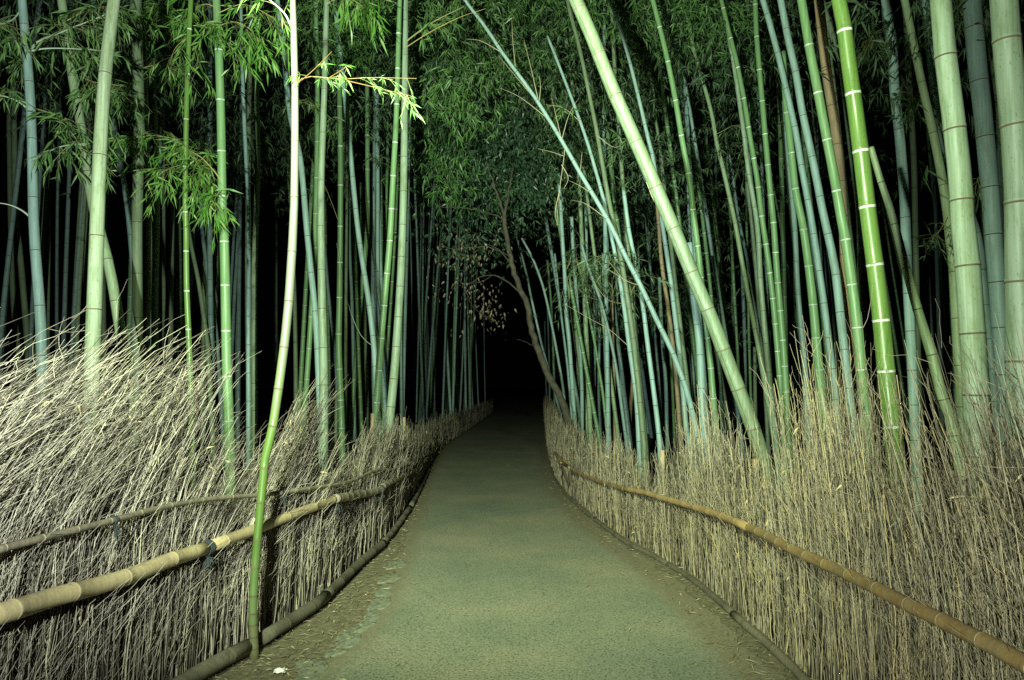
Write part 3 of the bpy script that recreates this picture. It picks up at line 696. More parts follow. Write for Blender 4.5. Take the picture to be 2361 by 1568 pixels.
# deep, dim culms behind the traced ones
def deep_rows():
    tpl = []
    for i in range(6):
        D = smooth_curve(np.array([(0, 0, -0.05), (0.04 * (i - 3), 0, 4), (0.12 * (i - 2.5), 0.1, 9), (0.3 * (i - 2.5), 0.3, 14)]), 40)
        R = np.linspace(0.055, 0.03, 40)
        tpl.append(D + 0.0); tpl[-1] = (D, R)
    protos = {}
    def put(x, y, rz, tilt, sc, kind, label, grp, cat='bamboo'):
        i = random.randrange(6)
        if (i, kind) not in protos:
            D, R = tpl[i]
            o = culm_mesh(D, R, 0.36, kind, 'bamboo', sides=7, loc=(0, 0, 0))
            protos[(i, kind)] = o.data
            tag(o, label, cat, grp)
        else:
            o = bpy.data.objects.new('bamboo', protos[(i, kind)])
            C.objects.link(o)
            tag(o, label, cat, grp)
        o.location = (x, y, 0)
        o.rotation_euler = (0, tilt, rz)
        o.scale = (sc, sc, 1)
    # far end of the path, left of the tree
    for k in range(48):
        px = random.uniform(958, 1190)
        Y = random.uniform(24, 34) + max(0, px - 1040) * 0.14
        x = (px - CX) / FPX * Y
        lim = fence_x(-1, Y) - 0.4
        if x > lim: x = lim - random.uniform(0, 3.5)
        put(x, Y, random.uniform(-.4, .4), random.uniform(-0.04, 0.07), random.uniform(0.6, 1.0), random.choice(['blue', 'blue', 'green']),
            'dim bamboo in the row far down the path, left of the crooked tree', 'dim far bamboos beside the crooked tree')
    for k in range(46):
        px = random.uniform(-100, 930)
        Y = random.uniform(13, 23)
        x = min((px - CX) / FPX * Y, fence_x(-1, Y) - 1)
        put(x, Y, random.uniform(-.6, .6), random.uniform(-0.06, 0.05), random.uniform(0.8, 1.2), random.choice(['blue', 'olive', 'green']),
            'dim bamboo deep in the dark left grove', 'dim bamboos deep in the left grove')
    for k in range(56):
        px = random.uniform(1260, 2400)
        Y = random.uniform(14, 25)
        x = max((px - CX) / FPX * Y, fence_x(1, Y) + 1)
        put(x, Y, random.uniform(-.6, .6), random.uniform(-0.16, 0.0), random.uniform(0.8, 1.2), random.choice(['blue', 'olive', 'green']),
            'dim bamboo deep in the dark right grove', 'dim bamboos deep in the right grove')
deep_rows()

# ------------------------------------------------------------------ branches and leaf sprays
def branch(ck, px, r0, mat, name='branch', Y=None, nleaf=0, lmat=None, lsize=0.11, tw=0.35, dz=0.0, spread=1.3, wide=0.13):
    """a side branch of bamboo ck traced through px; twigs with hanging leaves on its outer part"""
    c = CULMS[ck]
    Y0 = c.Y
    Y1 = Y if Y else Y0 * (1 + random.uniform(-0.06, 0.03))
    n = len(px)
    P = np.array([at(x, y, Y0 + (Y1 - Y0) * i / max(1, n - 1)) for i, (x, y) in enumerate(px)])
    D = smooth_curve(P, 14)
    Rr = np.linspace(r0, r0 * 0.3, 14)
    Pl, Rl = [D], [Rr]
    LB_, LD, LL = [], [], []
    Lb = length(D)
    if nleaf:
        ntw = max(3, int(nleaf / 4))
        for _ in range(ntw):
            i = int(3 + 10 * random.random() ** 0.8)
            dirv = D[min(13, i + 1)] - D[i - 1]; dirv /= np.linalg.norm(dirv) + 1e-9
            v = dirv * random.uniform(.3, 1) + np.array([random.gauss(0, .5), random.gauss(0, .5), random.gauss(-0.15, .35)]) * spread
            v /= np.linalg.norm(v)
            l = random.uniform(.4, 1.1) * tw
            t = np.linspace(0, 1, 14)[:, None]
            Q = D[i] + v * l * t + np.array([0, 0, -0.35 * l]) * t ** 2
            Pl.append(Q); Rl.append(np.linspace(r0 * .35, r0 * .15, 14).clip(0.0012))
            for j in range(random.randint(4, 8)):
                q = Q[int(random.uniform(5, 13.9))]
                d = v * random.uniform(.2, .8) + np.array([random.gauss(0, .45), random.gauss(0, .45), random.uniform(-1.3, 0.1)])
                LB_.append(q); LD.append(d); LL.append(lsize * random.uniform(.6, 1.3) * 1.2)
    V, F = tubes(np.array(Pl), np.array(Rl), 5)
    tone = np.repeat(rng.random(len(Pl)), 14 * 5)
    root = c.root
    fi = (np.arange(len(F)) >= 13 * 5).astype(int)
    b = mk(name, V, F, [mat, TWIGGREEN], fi, attr=tone, parent=root, loc=tuple(D[0]))
    if LB_:
        LLa = np.array(LL)
        V, F = leaves(np.array(LB_), np.array(LD), LLa, LLa * wide)
        lo = mk('leaves', V, F, lmat, attr=np.repeat(rng.random(len(LB_)), 4), smooth=False)
        lo.parent = b
        lo.matrix_parent_inverse = __import__('mathutils').Matrix.Translation(-(root.location + b.location))
    return b

BR, DU = LEAF_BRIGHT, LEAF_DULL
# front pole: orange twigs to the right
branch('pole', [(682,196),(708,177),(788,182),(857,179),(960,181)], .0034, STEM_ORANGE, nleaf=52, lmat=DU, lsize=.042, tw=.16, spread=.9)
branch('pole', [(682,196),(722,162),(765,119)], .004, STEM_ORANGE, nleaf=14, lmat=BR, lsize=.05, tw=.12)
branch('pole', [(755,182),(785,163),(808,149)], .003, STEM_ORANGE, nleaf=14, lmat=BR, lsize=.06, tw=.12)
branch('pole', [(800,186),(880,205),(950,222)], .003, STEM_ORANGE, nleaf=34, lmat=DU, lsize=.052, tw=.14)
branch('pole', [(672,62),(655,30),(622,0),(590,-25)], .007, STEM_PALE, nleaf=24, lmat=BR, lsize=.08, tw=.2)
# edge bamboo at the left
branch('l1', [(82,372),(95,355),(110,349),(150,336),(205,331)], .012, STEM_PALE, nleaf=60, lmat=DU, lsize=.11)
branch('l1', [(70,119),(85,98),(120,82),(190,55),(240,35)], .014, STEM_PALE, nleaf=110, lmat=DU, lsize=.11)
branch('l1', [(70,118),(105,112),(160,112),(236,117)], .009, STEM_PALE, nleaf=60, lmat=DU, lsize=.11)
branch('l1', [(60,248),(45,236),(20,225),(-20,215)], .011, STEM_PALE, nleaf=50, lmat=DU, lsize=.10)
branch('l1', [(72,503),(50,485),(20,472),(-20,466)], .010, STEM_PALE, nleaf=0)
branch('l1', [(50,20),(30,45),(5,55),(-30,60)], .010, STEM_PALE, nleaf=110, lmat=DU, lsize=.12)
branch('l1', [(80,250),(120,262),(170,280)], .007, STEM, nleaf=60, lmat=DU, lsize=.11)
# leaning green bamboo and its neighbours: a veil of dull leaves
branch('l2', [(160,165),(220,190),(300,200)], .007, STEM, nleaf=120, lmat=DU, lsize=.12)
branch('l2', [(150,60),(100,110),(60,150)], .007, STEM, nleaf=110, lmat=DU, lsize=.11)
branch('l2', [(195,360),(240,330),(290,325)], .007, STEM, nleaf=90, lmat=DU, lsize=.11)
branch('l2', [(150,50),(210,20),(280,15)], .007, STEM, nleaf=120, lmat=DU, lsize=.12)
branch('l5', [(318,250),(270,210),(215,215)], .007, STEM, nleaf=120, lmat=DU, lsize=.12)
branch('l5', [(320,310),(370,300),(420,330),(460,345)], .008, STEM, nleaf=110, lmat=BR, lsize=.12)
branch('l5', [(315,160),(370,150),(425,172)], .007, STEM, nleaf=120, lmat=DU, lsize=.12)
branch('l5', [(316,60),(350,30),(400,30)], .007, STEM, nleaf=150, lmat=BR, lsize=.11)
branch('l5', [(316,90),(280,70),(240,80)], .007, STEM, nleaf=90, lmat=DU, lsize=.11)
branch('l9', [(434,85),(405,110),(390,150)], .004, STEM, nleaf=42, lmat=BR, lsize=.11)
branch('l9', [(428,340),(400,320),(340,312),(290,318)], .004, STEM, nleaf=72, lmat=BR, lsize=.10)
branch('l9', [(427,380),(400,385),(370,400)], .004, STEM, nleaf=72, lmat=BR, lsize=.11)
branch('l9', [(427,350),(450,370),(480,420)], .004, STEM, nleaf=84, lmat=BR, lsize=.11)
branch('l9', [(436,60),(470,60),(500,90)], .004, STEM, nleaf=70, lmat=BR, lsize=.11)
branch('l9', [(434,85),(455,130),(450,170)], .004, STEM, nleaf=30, lmat=BR, lsize=.10)
branch('l10', [(504,60),(540,50),(580,70),(600,100)], .006, STEM, nleaf=120, lmat=BR, lsize=.13)
branch('l10', [(503,30),(560,10),(620,35),(650,60)], .006, STEM, nleaf=72, lmat=BR, lsize=.12)
branch('l10', [(503,20),(470,10),(430,40)], .006, STEM, nleaf=90, lmat=BR, lsize=.12)
branch('l10', [(512,420),(490,390),(460,360),(420,340)], .006, STEM, nleaf=100, lmat=BR, lsize=.12)
branch('l10', [(512,440),(500,450),(485,480)], .005, STEM, nleaf=66, lmat=BR, lsize=.13, tw=.3)
branch('l10', [(508,90),(530,105),(548,130)], .005, STEM, nleaf=36, lmat=BR, lsize=.13)
branch('l15', [(665,250),(700,230),(735,250)], .006, STEM, nleaf=60, lmat=DU, lsize=.11)
branch('l17', [(752,10),(790,-10),(830,10),(850,30)], .006, STEM, nleaf=110, lmat=BR, lsize=.17, tw=.3)
branch('l18', [(800,282),(770,270),(745,290)], .006, STEM_PALE, nleaf=60, lmat=DU, lsize=.11)
branch('l18', [(862,800),(830,770),(800,690),(776,560)], .005, STEM_PALE, nleaf=0)
branch('l19', [(784,520),(760,455),(740,410),(700,340)], .005, STEM, nleaf=18, lmat=DU)
branch('l23', [(935,98),(950,85),(1000,50),(1070,15)], .012, STEM, nleaf=50, lmat=DU, lsize=.14)
branch('l23', [(933,20),(900,0),(870,-20)], .010, STEM_PALE, nleaf=50, lmat=DU, lsize=.14)
branch('l23', [(935,110),(990,75),(1060,40),(1120,20)], .008, STEM, nleaf=0)
# long diagonal: dead bare twigs
for q in ([(1295,324),(1285,280),(1272,226)], [(1295,324),(1302,345),(1290,440),(1284,519)], [(1242,236),(1225,160),(1208,92)],
          [(1188,152),(1182,90),(1180,40)], [(1265,275),(1200,225),(1153,203)], [(1295,324),(1310,270),(1330,232)],
          [(1338,400),(1340,370),(1342,350)], [(1368,450),(1340,430),(1313,417)], [(1242,238),(1246,205),(1244,174)],
          [(1300,360),(1270,350),(1240,343)], [(1295,380),(1310,410),(1300,436)], [(1158,122),(1110,95),(1075,90)], [(1230,225),(1180,165),(1150,130)],
          [(1477,658),(1450,650),(1400,620)], [(1290,440),(1280,490),(1286,520)], [(1400,505),(1350,470),(1320,462)]):
    branch('diag', q, .006, STEM_DEAD, name='dead_branch')
branch('big', [(1540,500),(1512,470),(1490,420)], .004, STEM_DEAD, name='dead_branch')
for q in ([(1451,800),(1405,760),(1360,735),(1300,700)], [(1438,701),(1400,690),(1360,640)]):
    branch('ra', q, .005, STEM_DEAD, name='dead_branch')
branch('ra', [(1338,281),(1300,250),(1250,240)], .006, STEM_DEAD, nleaf=40, lmat=DU, lsize=.13)
branch('ra', [(1438,701),(1470,640),(1440,600)], .006, STEM, nleaf=110, lmat=LEAF_FAR, lsize=.13, tw=.5)
branch('rb', [(1378,314),(1420,340),(1455,310)], .006, STEM_DEAD, nleaf=30, lmat=DU, lsize=.12)
branch('rb', [(1441,651),(1400,600),(1370,590)], .006, STEM, nleaf=110, lmat=LEAF_FAR, lsize=.13, tw=.5)
branch('c15', [(2064,210),(2095,215),(2115,235)], .006, STEM, nleaf=60, lmat=DU, lsize=.11, tw=.3)
branch('c15', [(2060,60),(2020,75),(1995,120)], .006, STEM, nleaf=110, lmat=LEAF_FAR, lsize=.12, tw=.4)
branch('c17', [(2185,500),(2160,540),(2130,552)], .004, STEM, nleaf=50, lmat=LEAF_FAR, lsize=.08, tw=.25)
branch('c21', [(2290,430),(2255,410),(2262,440)], .004, STEM, nleaf=40, lmat=LEAF_FAR, lsize=.08, tw=.2)
branch('c21', [(2262,60),(2230,40),(2205,20)], .006, STEM, nleaf=130, lmat=LEAF_FAR, lsize=.12, tw=.4)
branch('t3', [(1300,635),(1320,600),(1345,620)], .008, STEM, nleaf=170, lmat=LEAF_FAR, lsize=.15, tw=.8)
branch('t9', [(1385,694),(1350,680),(1310,640)], .006, STEM_DEAD, nleaf=60, lmat=LEAF_FAR, lsize=.14, tw=.6)
branch('c4', [(1650,310),(1700,290),(1730,330)], .005, STEM, nleaf=110, lmat=LEAF_FAR, lsize=.13, tw=.6)
# thin dark line down the leaning giant, drawn as a fine tube
def dark_line():
    c = CULMS['big']
    D = c.ax.copy(); R = c.R
    T_ = np.gradient(D, axis=0); T_ /= np.linalg.norm(T_, axis=1, keepdims=True)
    a = np.cross(T_, [0, 1, 0]); a /= np.linalg.norm(a, axis=1, keepdims=True)
    a *= np.sign(-a[:, :1] + 1e-9)          # towards picture left
    Q = D + a * (R * 0.72)[:, None] + np.array([0, -1, 0]) * (R * 0.76)[:, None]
    V, F = tubes(Q[None], np.full((1, len(Q)), .0022), 6)
    m = flat_mat('dark_line_tube', (0.06, 0.08, 0.05), 0.5)
    mk('dark_line', V, F, m, parent=c.root, loc=tuple(Q[0]))
dark_line()

# ------------------------------------------------------------------ foliage masses
def mass(name, boxes, nsp, lmat, label, lsize=.14, wide=.14, clump=.9, seed=1, hang=1.0, cat='foliage', parent=None, group=None):
    """boxes: (x0, x1, y0, y1, Ynear, Yfar, weight) in picture columns/rows and distance; sprays gathered in clumps"""
    r = np.random.default_rng(seed)
    wts = np.array([b[6] for b in boxes], float); wts /= wts.sum()
    ncl = max(20, nsp // 26)
    cen = []
    for _ in range(ncl):
        b = boxes[r.choice(len(boxes), p=wts)]
        cen.append(at(r.uniform(b[0], b[1]), r.uniform(b[2], b[3]), r.uniform(b[4], b[5])))
    cen = np.array(cen)
    ci = r.integers(0, ncl, nsp)
    cl_r = clump * r.uniform(.5, 1.3, ncl)
    P = cen[ci] + r.normal(size=(nsp, 3)) * cl_r[ci][:, None] * np.array([1, 1, .6])
    dirs = r.normal(size=(nsp, 3)) * np.array([1, 1, .4]) + np.array([0, 0, -.35])
    dirs /= np.linalg.norm(dirs, axis=1, keepdims=True)
    m = 7
    Bp = (P[:, None, :] + dirs[:, None, :] * (r.random((nsp, m, 1)) * .28)).reshape(-1, 3)
    D = (dirs[:, None, :] * .7 + r.normal(size=(nsp, m, 3)) * .55 + np.array([0, 0, -.7 * hang])).reshape(-1, 3)
    L = lsize * r.uniform(.55, 1.25, nsp * m)
    V, F = leaves(Bp, D, L, L * wide)
    tone = np.clip(np.repeat(r.random(ncl)[ci], m) * .65 + r.random(nsp * m) * .35, 0, 1)
    keep = V.reshape(-1, 4, 3)[:, :, 2].min(axis=1) > 0.8
    F = np.arange(keep.sum() * 4).reshape(-1, 4)
    V = V.reshape(-1, 4, 3)[keep].reshape(-1, 3); tone = tone[keep]
    o = mk(name, V, F, lmat, attr=np.repeat(tone, 4), smooth=False, parent=parent, loc=tuple(parent.location) if parent else (0, 0, 0))
    if not parent:
        tag(o, label, cat, kind='stuff')
    return o
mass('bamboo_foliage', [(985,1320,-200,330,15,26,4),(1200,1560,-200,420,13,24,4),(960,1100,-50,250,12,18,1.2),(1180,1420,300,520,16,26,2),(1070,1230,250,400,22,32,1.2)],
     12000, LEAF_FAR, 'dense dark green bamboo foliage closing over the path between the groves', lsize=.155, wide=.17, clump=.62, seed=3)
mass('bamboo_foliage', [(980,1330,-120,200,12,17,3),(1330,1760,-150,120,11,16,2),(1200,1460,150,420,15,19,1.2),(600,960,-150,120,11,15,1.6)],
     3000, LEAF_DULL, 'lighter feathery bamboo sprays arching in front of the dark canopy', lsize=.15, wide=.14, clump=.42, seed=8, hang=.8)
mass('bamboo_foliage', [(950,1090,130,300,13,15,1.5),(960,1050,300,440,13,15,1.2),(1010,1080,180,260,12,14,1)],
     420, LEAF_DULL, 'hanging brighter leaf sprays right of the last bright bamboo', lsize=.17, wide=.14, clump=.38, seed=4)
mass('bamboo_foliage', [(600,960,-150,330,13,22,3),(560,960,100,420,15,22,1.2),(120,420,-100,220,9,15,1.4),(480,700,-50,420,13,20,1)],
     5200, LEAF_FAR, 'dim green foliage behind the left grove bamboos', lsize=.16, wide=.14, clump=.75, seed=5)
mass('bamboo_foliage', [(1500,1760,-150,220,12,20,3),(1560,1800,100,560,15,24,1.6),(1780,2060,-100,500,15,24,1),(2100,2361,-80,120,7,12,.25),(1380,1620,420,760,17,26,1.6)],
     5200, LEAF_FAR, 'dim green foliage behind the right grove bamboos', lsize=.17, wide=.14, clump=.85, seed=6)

# ------------------------------------------------------------------ crooked tree on the right bank
def crooked_tree():
    Y = 13.2
    px = [(1330,1050),(1315,989),(1292,916),(1272,880),(1249,827),(1227,764),(1216,704),(1199,665),(1181,615),(1173,569),(1165,525),(1162,493)]
    P = np.array([at(x, y, Y) for x, y in px])
    P = np.vstack([[P[0][0] + .12, Y, -.05], P])
    D = smooth_curve(P, 50)
    R = np.interp(np.linspace(0, 1, 50), [0, .2, .6, 1], [.085, .068, .052, .038])
    D = D + rng.normal(size=D.shape) * .006
    root = empty('tree', tuple(D[0]), 'crooked brown tree trunk leaning over the path with withered leaves', 'tree')
    V, F = tubes(D[None], R[None], 12)
    mk('trunk', V, F, BARK, parent=root, loc=tuple(D[0]))
    limbs = [([(1162,493),(1152,460),(1139,427),(1125,380)], .026), ([(1162,493),(1170,465),(1174,434),(1185,380)], .026),
             ([(1163,505),(1130,492),(1085,482),(1010,476)], .014), ([(1173,600),(1150,578),(1110,568),(1050,575),(1010,560)], .013),
             ([(1198,674),(1170,650),(1135,635),(1105,640),(1072,661)], .016), ([(1135,635),(1110,650),(1070,655),(1040,665)], .008),
             ([(1110,568),(1080,600),(1060,650)], .007), ([(1072,661),(1085,700),(1110,725),(1150,745)], .006), ([(1173,590),(1120,560),(1075,540)], .008),
             ([(1240,800),(1215,790),(1190,780)], .007)]
    for pts, r0 in limbs:
        Q = smooth_curve(np.array([at(x, y, Y - .4 * i / len(pts)) for i, (x, y) in enumerate(pts)]), 18)
        Q[1:] += rng.normal(size=Q[1:].shape) * .008
        V, F = tubes(Q[None], np.linspace(r0, r0 * .35, 18)[None], 7)
        mk('limb', V, F, BARK, parent=root, loc=tuple(Q[0]))
    # withered leaves in small bunches
    r = np.random.default_rng(11)
    spots = [(1135,560,14),(1090,560,12),(1060,590,22),(1030,610,16),(1075,600,14),(1115,690,22),(1095,640,12),(1060,650,16),(1025,680,14),(1080,680,10),
             (1128,720,26),(1145,735,20),(1160,745,8),(1110,720,14),(1100,590,10),(1045,560,8),(1140,600,5),(1070,760,5),(1130,690,16)]
    B_, D_ = [], []
    for x, y, n in spots:
        for _ in range(int(n * 1.2)):
            B_.append(at(x - 8 + r.normal() * 22, y - 6 + r.normal() * 18, Y - .3 + r.normal() * .25)); D_.append((r.normal() * .6, r.normal() * .6, -1 + r.normal() * .4))
    B_ = np.array(B_); D_ = np.array(D_)
    Lw = r.uniform(.045, .085, len(B_))
    V, F = leaves(B_, D_, Lw, Lw * .42)
    mk('withered_leaves', V, F, BROWNLEAF, attr=np.repeat(r.random(len(B_)), 4), parent=root, loc=tuple(D[0]), smooth=False)
    mass('crown', [(1050,1230,260,430,13,16,3),(1040,1150,480,580,14,16,.5),(1100,1200,400,450,13,15,.5)], 1900, LEAF_BROAD, None, lsize=.10, wide=.38, clump=.5, seed=12, parent=root)
crooked_tree()

# ------------------------------------------------------------------ brushwood fences
def interp_tab(tab, x):
    a = np.array(tab, float)
    return np.interp(x, a[:, 0], a[:, 1])
HL = [(-400, 1.80), (0, 1.84), (100, 1.96), (200, 1.90), (300, 1.84), (380, 1.76), (430, 1.62), (475, 1.36), (515, 1.14), (560, 1.04), (595, 1.10), (630, 1.48), (670, 1.82), (705, 1.66), (735, 1.22), (775, 0.94),
      (820, 0.92), (845, 1.22), (890, 1.30), (930, 1.16), (965, 0.95), (1010, .82), (1100, .76), (1180, .76)]
HR = [(1240, .85), (1262, .98), (1290, .95), (1340, .88), (1430, .92), (1470, .78), (1500, .80), (1550, 1.16), (1610, 1.36), (1690, 1.18), (1740, 0.98), (1790, 1.15), (1840, 1.62), (1930, 1.70), (2010, 1.46),
      (2050, 1.12), (2085, 1.12), (2140, 1.50), (2240, 1.55), (2361, 1.55), (3000, 1.5)]
def make_fence(side, label, n_stem, n_tw, mat, sweep, seed):
    r = np.random.default_rng(seed)
    P = LXY if side < 0 else RXY
    seg = np.linalg.norm(np.diff(P, axis=0), axis=1)
    s = np.concatenate([[0], np.cumsum(seg)])
    dist = np.maximum(P[:, 1], 2.2)
    dens = 1 / dist ** 1.15 * (P[:, 1] > 0.4)
    dens[P[:, 1] > 45] = 0
    cdf = np.cumsum(dens[1:] * seg); cdf = np.concatenate([[0], cdf / cdf[-1]])
    def sample(n):
        q = np.interp(r.random(n), cdf, s)
        X = np.interp(q, s, P[:, 0]); Y = np.interp(q, s, P[:, 1])
        tx = np.interp(q + .15, s, P[:, 0]) - np.interp(q - .15, s, P[:, 0]); ty = np.interp(q + .15, s, P[:, 1]) - np.interp(q - .15, s, P[:, 1])
        l = np.hypot(tx, ty) + 1e-9
        tx, ty = tx / l, ty / l
        col = CX + FPX * X / np.maximum(Y, .3)
        H = interp_tab(HL if side < 0 else HR, col)
        # outward normal (into the grove)
        nx, ny = (-ty, tx) if side < 0 else (ty, -tx)
        return X, Y, tx, ty, nx, ny, H, q
    root_xy = P[np.searchsorted(P[:, 1], 3.0)]
    root = empty('brushwood_fence', (root_xy[0], root_xy[1], 0), label, 'fence')
    # upright stems
    n = n_stem
    X, Y, tx, ty, nx, ny, H, q = sample(n)
    k = 10
    t = np.linspace(0, 1, k)[None, :]
    off = 0.22 * r.random(n) ** 1.2
    bw = .34
    ph = ((q + .05 * np.sin(q * 7)) / bw) % 1 - .5
    H = H * (1.04 - .30 * (2 * np.abs(ph)) ** 2.2)
    Lh = H * np.where(r.random(n) < .06, r.uniform(1.0, 1.22, n), .52 + .52 * r.random(n) ** 1.7)
    short = r.random(n) < .25
    Lh[short] *= r.uniform(.35, .8, short.sum())
    lump = np.sin(q * 2.3 + 1) * .5 + np.sin(q * 5.1) * .5
    sw = sweep * (1 + .35 * lump) * r.uniform(.75, 1.2, n)
    lin = r.normal(size=n) * (.034 if side < 0 else .085) + (.03 if side < 0 else 0.02)
    nl = r.normal(size=n) * .03
    zz = Lh[:, None] * t
    hn = np.clip(zz / H[:, None], 0, 1.2)
    al = lin[:, None] * zz + sw[:, None] * H[:, None] * np.clip(hn - .50, 0, 2) ** 1.30
    al -= .65 * (ph * bw)[:, None] * np.clip(hn - .35, 0, 1) ** 1.2
    al += np.cumsum(r.normal(size=(n, k)) * .0075 * (.4 + t), axis=1)
    out = off[:, None] + nl[:, None] * zz + np.cumsum(r.normal(size=(n, k)) * .0045, axis=1) + .05 * np.clip(hn - .5, 0, 2)
    zz = zz - .30 * np.clip(al, 0, 9) ** 1.5
    Pm = np.stack([X[:, None] + tx[:, None] * al + nx[:, None] * out, Y[:, None] + ty[:, None] * al + ny[:, None] * out, zz], -1)
    r0 = r.uniform(.0014, .0042, n) * np.clip(.75 + .05 * Y, .9, 2.2)
    Rm = r0[:, None] * (1 - .62 * t)
    Rm *= 1 + .3 * (r.random((n, k)) < .3)
    V1, F1 = tubes(Pm, Rm, 4)
    tone = np.clip(r.random(n) ** 1.15, 0, 1)
    A1 = np.repeat(tone, k * 4)
    # side twigs splitting from the stems, finer, denser towards the top
    m = n_tw
    pi = r.integers(0, n, m)
    ti = (k - 1) * np.where(r.random(m) < .7, r.uniform(.45, .97, m), r.uniform(.08, .6, m))
    i0 = np.clip(ti.astype(int), 0, k - 2); fr = (ti - i0)[:, None]
    st = Pm[pi, i0] * (1 - fr) + Pm[pi, i0 + 1] * fr
    tn = Pm[pi, i0 + 1] - Pm[pi, i0]; tn /= np.linalg.norm(tn, axis=1, keepdims=True) + 1e-9
    dv = tn + r.normal(size=(m, 3)) * np.where(ti > 5, .30, .15)[:, None]
    dv[:, 2] = np.abs(dv[:, 2]) * np.sign(tn[:, 2] + .2)
    dv /= np.linalg.norm(dv, axis=1, keepdims=True)
    ln = r.uniform(.05, .22, m) * np.clip(H[pi] / 1.3, .5, 1.3)
    kk = 5
    t2 = np.linspace(0, 1, kk)[None, :, None]
    Q = st[:, None, :] + dv[:, None, :] * ln[:, None, None] * t2 + np.cumsum(r.normal(size=(m, kk, 3)) * .0075, axis=1)
    al2 = sweep * .35 * ln[:, None] * (t2[..., 0] ** 2)
    Q[..., 0] += tx[pi][:, None] * al2; Q[..., 1] += ty[pi][:, None] * al2
    Q[..., 2] = np.maximum(Q[..., 2], .01)
    R2 = r.uniform(.0009, .0021, m)[:, None] * np.clip(.7 + .06 * Y[pi], .9, 2.4)[:, None] * (1 - .5 * t2[..., 0])
    V2, F2 = tubes(Q, R2, 3)
    A2 = np.repeat(np.clip(tone[pi] * .5 + .25 + r.random(m) * .4, 0, 1), kk * 3)
    o = mk('brushwood', np.vstack([V1, V2]), np.vstack([F1, F2 + len(V1)]), mat, attr=np.concatenate([A1, A2]), parent=root, loc=tuple(root.location))
    o['kind'] = 'stuff'
    # dark backing strip for the packed twigs, added to stop light leaking through
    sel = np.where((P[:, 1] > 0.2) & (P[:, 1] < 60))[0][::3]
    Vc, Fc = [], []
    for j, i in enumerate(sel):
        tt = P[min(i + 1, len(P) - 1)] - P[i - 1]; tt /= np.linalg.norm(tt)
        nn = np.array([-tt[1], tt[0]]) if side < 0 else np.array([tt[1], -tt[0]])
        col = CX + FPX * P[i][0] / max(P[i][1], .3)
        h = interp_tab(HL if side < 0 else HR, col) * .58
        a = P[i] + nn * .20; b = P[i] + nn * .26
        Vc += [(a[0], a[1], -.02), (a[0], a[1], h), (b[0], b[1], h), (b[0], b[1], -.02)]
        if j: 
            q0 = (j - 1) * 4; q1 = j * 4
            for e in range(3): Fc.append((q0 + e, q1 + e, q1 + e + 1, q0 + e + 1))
    dark_backing = flat_mat('dark_twig_backing', (0.05, 0.04, 0.03), .95, .5, 60)
    mk('dark_backing', Vc, Fc, dark_backing, parent=root, loc=tuple(root.location), smooth=False)
    # dry leaves caught in the brushwood
    m = 1500
    X, Y, tx, ty, nx, ny, H, q = sample(m)
    z = H * r.uniform(.05, .85, m); hn = z / H
    al = sweep * H * np.clip(hn - .50, 0, 2) ** 1.30
    o_ = .12 * r.random(m)
    Bp = np.stack([X + tx * al + nx * o_, Y + ty * al + ny * o_, z], 1)
    D = r.normal(size=(m, 3)) + np.array([0, 0, -.6])
    L = r.uniform(.02, .06, m) * np.clip(.8 + .04 * Y, 1, 1.6)
    V, F = leaves(Bp, D, L, L * r.uniform(.15, .32, m))
    lo = mk('dry_leaves', V, F, DRYLEAF, attr=np.repeat(r.random(m), 4), parent=root, loc=tuple(root.location), smooth=False)
    lo['kind'] = 'stuff'
    return root
fl = make_fence(-1, 'grey brushwood fence with swept twig plumes along the left of the path', 15500, 62000, TWIG_L, 1.0, 21)
fr = make_fence(1, 'straw-coloured brushwood fence of upright twigs along the right of the path', 15500, 66000, TWIG_R, .34, 22)

def rail_axis(side, pts, out=.03, ground=False):
    Q = []
    for x, y in pts:
        b = col_point(side, x)
        Y = b[1]
        for _ in range(3):
            # the rail stands `out` in front of the fence face
            xw = fence_x(side, Y) - side * out
            Y = xw * FPX / (x - CX)
            Y = 0.5 * (Y + b[1])
        Y = b[1] - out * .8
        p = at(x, y, Y)
        Q.append(p)
    return np.array(Q)
def rail(root, side, pts, d0, d1, kind, name='rail', ring='buff', sp=.36, out=.035, n=60, wig=0.0):
    A = smooth_curve(rail_axis(side, pts, out), n)
    if wig: A[1:-1] += rng.normal(size=A[1:-1].shape) * wig
    if length(A) > 1.5:
        A[1:-1] = (A[:-2] + 2 * A[1:-1] + A[2:]) / 4
    R = np.linspace(d0, d1, n) / 2
    return culm_mesh(A, R, sp, kind, name, parent=root, sides=16, ring=ring)
def kerb_axis(pts, r_):
    return np.array([gnd(x, y, r_ + .03) for x, y in pts])
# left rails
LU = [(-60,1284),(0,1266),(100,1240),(260,1200),(330,1181),(430,1158),(520,1147),(610,1141),(640,1136)]
LU2 = [(634,1138),(711,1127),(786,1116),(826,1103),(857,1088),(880,1083),(907,1083),(934,1071),(958,1061),(972,1050)]
upper1 = rail(fl, -1, LU, .030, .026, 'oldrail', 'upper_rail', sp=.22, out=.055)
upper2 = rail(fl, -1, LU2, .030, .030, 'oldrail', 'upper_rail', sp=.24, out=.075)
low1 = rail(fl, -1, [(-80,1436),(0,1416),(118,1378),(270,1338),(395,1290),(478,1263)], .078, .070, 'rail', 'lower_rail', sp=.34, out=.05)
low2 = rail(fl, -1, [(474,1264),(500,1254),(583,1223),(660,1192),(721,1170),(778,1148)], .066, .060, 'rail', 'lower_rail', sp=.36, out=.05)
low3 = rail(fl, -1, [(772,1150),(819,1142),(863,1133),(880,1127)], .070, .066, 'oldrail', 'lower_rail', sp=.20, out=.08)
low4 = rail(fl, -1, [(874,1131),(890,1117),(934,1094)], .062, .056, 'oldrail', 'lower_rail', sp=.22, out=.08)
